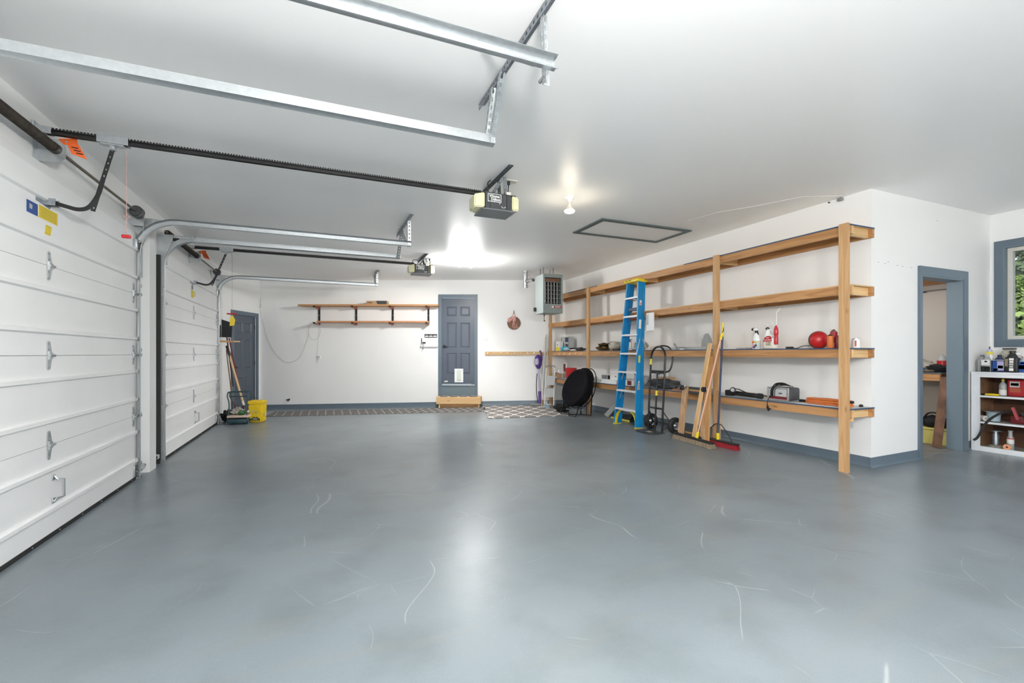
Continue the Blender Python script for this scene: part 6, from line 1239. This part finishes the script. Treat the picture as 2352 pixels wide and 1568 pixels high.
oil('black oil bottle with white stacked print and a grey shoulder',7.57,2.70,.115,.085,.262,'black','black',[(.38,.7,.10,.28,'paper'),(.4,.68,.32,.44,'ash'),(.38,.7,.48,.6,'ash'),(.4,.7,.64,.76,'paper'),(.38,.72,.8,.95,'paper'),(.06,.3,.4,.9,'straw')],.024)
oil('blue and white labelled bottle with a pink cap at the edge of the view',7.60,2.61,.10,.08,.20,'paleblue','pink',[(.05,.95,.05,.95,'blue'),(.1,.95,.3,.65,'ash'),(.3,.8,.75,.88,'paper')],.02)
oil('grey oil jug standing behind the black oil bottle',7.76,2.735,.15,.11,.24,'lightgrey','white',[],.03); oil('white bottle standing behind the dark blue bottle',7.74,2.86,.08,.07,.20,'white','grey',[]); oil('pale pink bottle farthest along the cabinet top',7.66,2.50,.10,.08,.21,'pink','redm',[])
t = thing('clear_bag','clear plastic bag of rags with a black clip behind the oil bottles','bag',(7.86,2.86,zt)); B().mesh([(7.84,2.97,zt+.14),(7.84,2.72,zt+.12),(7.86,2.80,zt+.28),(7.86,2.88,zt+.28),(7.93,2.97,zt+.0),(7.93,2.70,zt+.0),(7.92,2.80,zt+.28),(7.92,2.88,zt+.28),(7.80,2.97,zt),(7.80,2.70,zt)],[(0,1,2,3),(3,2,6,7),(7,6,5,4),(8,9,1,0),(8,0,4),(0,3,7,4),(9,5,1),(1,5,6,2),(8,4,5,9)]).build('bag_body', M['plasticbag'], t); B().box((7.85,2.79,zt+.275),(7.93,2.89,zt+.29)).build('clip', M['black'], t)
# inside the cabinet
z = .7155; t = thing('utility_knife','yellow handled tool lying on the upper cabinet shelf','tool',(7.53,2.86,z)); B().tube([(7.52,2.925,z+.014),(7.52,2.86,z+.016),(7.525,2.80,z+.014)],[.011,.014,.012],10).build('handle', M['yellow'], t, True); B().cyl((7.52,2.955,z+.012),(7.52,2.92,z+.014),.012,10).build('head', M['black'], t, True)
lathed('aerosol_bottle','grey labelled spray bottle on the upper cabinet shelf','bottle',7.66,2.815,z,[('bottle_body',[(.034,0),(.036,.004),(.036,.12),(.028,.15),(.014,.165),(.012,.19)],'bottlegrey'),('label',[(.0365,.01),(.0365,.075)],'paper'),('cap',[(.016,.18),(.012,.205),(0,.206)],'lemon')])
t = boxthing('oil_jug','square red oil jug with a white emblem on the upper cabinet shelf','jug',(7.63,2.60,z),(7.78,2.77,z+.20),'redm',[('x',.35,.85,.55,.9,'ash'),('x',.4,.8,.65,.8,'redm'),('x',.3,.85,.25,.5,'brick')],.02); B(TR(7.70,2.66,z+.199)).lathe([(.022,0),(.022,.02)],None,14).build('cap', M['darkred'], t, True)
z = .3955; lathed('cable_reel','dark blue reel lying on the middle cabinet shelf','reel',7.62,2.885,z,[('reel_core',[(.045,0),(.06,.01),(.066,.12)],'paleblue'),('reel_flange',[(.095,.118),(.095,.126)],'grey')],k=20); t = thing('tape_roll','cream roll of tape lying on the middle cabinet shelf','tape',(7.54,2.945,z)); B(frame_z((7.57,2.955,z+.035),(-.5,-.85,0))).lathe([(.014,-.03),(.034,-.03),(.034,.03),(.014,.03),(.014,-.03)],None,18,cap=False).build('tape_body', M['offwhite'], t, True)
t = thing('rubber_hose','black rubber hose hanging out of the cabinet to the floor side','hose',(7.46,2.9,.3)); B().tube(bez([(7.405,2.985,.165),(7.42,2.955,.20),(7.445,2.92,.30),(7.47,2.885,.40),(7.53,2.84,.47),(7.60,2.77,.53),(7.68,2.70,.52)],8),.013,8).build('hose_tube', M['rubber'], t, True)
t = thing('red_jack','red hydraulic jack handle and body on the middle cabinet shelf','jack',(7.68,2.66,z)); B().rbox((7.62,2.62,z),(7.74,2.74,z+.09),.015).build('jack_body', M['darkred'], t, True); B().bar((7.62,2.715,z+.19),(7.61,2.665,z+.05),.025,.03).build('jack_handle', mat('jackred',(.42,.08,.09),.45), t)
bag('tool_heap','heap of black tools and hoses on the middle cabinet shelf','tools',(7.66,2.48,z),(.2,.30,.17),'darkgrey',51,.5)
z = .0785; lathed('axle_stand','dusty steel jack stand on the bottom cabinet shelf','jack stand',7.66,2.88,z,[('stand_base',[(.075,0),(.07,.012),(.04,.03)],'dust'),('stand_column',[(.034,.02),(.034,.15),(.024,.17),(.022,.20)],'galvd'),('stand_plate',[(.062,.20),(.062,.206)],'galvd')],k=18)
t = lathed('bottle_jack','dark bottle with a red and white label on the bottom cabinet shelf','bottle',7.62,2.735,z,[('bottle_body',[(.030,0),(.032,.01),(.032,.14),(.02,.16),(.018,.215),(.022,.22),(.022,.23)],'bottlegrey'),('label',[(.0325,.075),(.0325,.128)],'paper'),('label_stripe',[(.0328,.128),(.0328,.14)],'red')]); t = thing('orange_knob','orange star shaped knob lying on the bottom cabinet shelf','knob',(7.56,2.74,z)); B(frame_z((7.57,2.745,z+.032),(-1,-.2,.15))).prism([(.032*(1+.18*(i%2))*math.cos(2*PI*i/12),.032*(1+.18*(i%2))*math.sin(2*PI*i/12)) for i in range(12)],.018).build('knob_body', mat('salmon',(.75,.30,.13),.45), t); B(frame_z((7.571,2.745,z+.032),(-1,-.2,.15))).lathe([(.011,0),(.011,.020)],None,12).build('knob_hole', M['black'], t)
# ================= workshop beyond the doorway =================
t = thing('workbench','timber workbench along the workshop wall seen through the doorway','workbench',(7.65,4.4,flz(7.6)))
B().box((7.37,3.30,.875),(7.408,6.3,.965)).build('front_rail', M['firy'], t); B().box((7.36,3.28,.965),(7.95,6.3,.985)).build('bench_top', M['shelfdark'], t); B().box((7.91,3.30,.875),(7.95,6.3,.965)).build('wall_rail', M['firy'], t)
for y in (4.0,5.0,6.2): B().box((7.41,y,flz(7.5)),(7.45,y+.089,.965)).build('leg', M['firz'], t)
t = thing('loft_shelf','plywood loft shelf on joists above the workshop bench','shelf',(7.5,4.4,2.25)); B().box((6.9,3.20,2.36),(7.95,6.4,2.378)).build('shelf_board', M['plyorange'], t)
for y in (3.9,4.9,5.9): B().box((6.9,y,2.27),(7.95,y+.038,2.36)).build('joist', M['firx'], t)
B().box((7.90,3.20,2.19),(7.95,6.4,2.36)).build('ledger', M['firy'], t); B().box((6.9,3.2,2.19),(6.938,6.4,2.36)).build('front_joist', M['plyorange'], t)
t = thing('workshop_pipe','thin conduit running along the workshop wall below the loft','pipe',(7.94,4,2.10)); B().cyl((7.93,3.2,2.115),(7.93,6.4,2.095),.008,8).build('conduit', M['grey'], t); B().cyl((7.93,3.7,2.10),(7.93,4.3,2.085),.006,8).build('wire', M['black'], t)
zb = .9855
t = lathed('soda_bottle','clear plastic bottle with a red label on the workshop bench','bottle',7.60,3.375,zb,[('bottle_body',[(.048,0),(.055,.01),(.055,.13),(.05,.17),(.03,.205),(.014,.22),(.014,.235)],'clearpl_') if False else ('bottle_body',[(.048,0),(.055,.01),(.055,.13),(.05,.17),(.03,.205),(.014,.22),(.014,.235)],'lightgrey'),('label',[(.0555,.085),(.0555,.15)],'red')])
bag('clear_bag','clear bag of parts on the workshop bench by the door casing','bag',(7.66,3.62,zb),(.20,.26,.17),'plasticbag',61,.15); lathed('green_bottle','small green bottle behind the door casing on the workshop bench','bottle',7.56,3.60,zb,[('bottle_body',[(.025,0),(.027,.005),(.027,.10),(.012,.13),(.012,.15)],'moss')])
bag('black_tools','dark heap of power tools and cables on the workshop bench','tools',(7.50,3.36,zb),(.18,.28,.10),'blackmat',62,.5); bag('blue_tray','blue tray of scraps on the workshop bench','tray',(7.46,3.56,zb),(.12,.14,.05),'blue',63,.2); bag('bench_clutter','pile of small pale offcuts on the workshop bench','offcuts',(7.46,3.45,zb),(.12,.16,.035),'straw',64,.4)
tag(B().bar((7.20,3.255,flz(7.2)+.01),(7.335,3.225,.93),.03,.095,(.3,1,0)).build('leaning_plank', M['boardbrown']), 'weathered brown plank leaning on the workbench inside the workshop', 'plank')
t = thing('storage_bin','pale yellow plastic bin on the workshop floor under the bench','bin',(7.50,3.42,flz(7.5))); f = flz(7.5)+.005
frust(B(TR(7.52,3.43,f)),.14,.22,.16,.24,0,.20,.012).build('bin_body', M['yellowbin'], t, True); B(TR(7.52,3.43,f+.195)).rbox((-.17,-.25,0),(.17,.25,.02),.008).build('bin_rim', M['yellowbin'], t, True)
q = (7.50,3.40,f+.216); bag('tool_bag','black tool bag with a carry strap on top of the yellow bin','bag',q,(.24,.34,.15),'blackmat',65,.35,[lambda t: B().tube(bez([(7.45,3.52,f+.30),(7.44,3.45,f+.40),(7.45,3.35,f+.40),(7.46,3.28,f+.30)],5),.012,6).build('carry_strap', M['black'], t, True)])
# small marks on the walls: cable clips by the shelving, nail patches
t = thing('ceiling_plug','small dark cable plug at the top of the shelving wall','plug',(5.48,3.36,2.995)); B().rbox((5.455,3.33,2.97),(5.49,3.39,3.0),.006).build('plug_body', M['grey'], t); B().rbox((5.475,3.48,2.985),(5.49,3.50,3.0),.003).build('clip', M['darkgrey'], t)
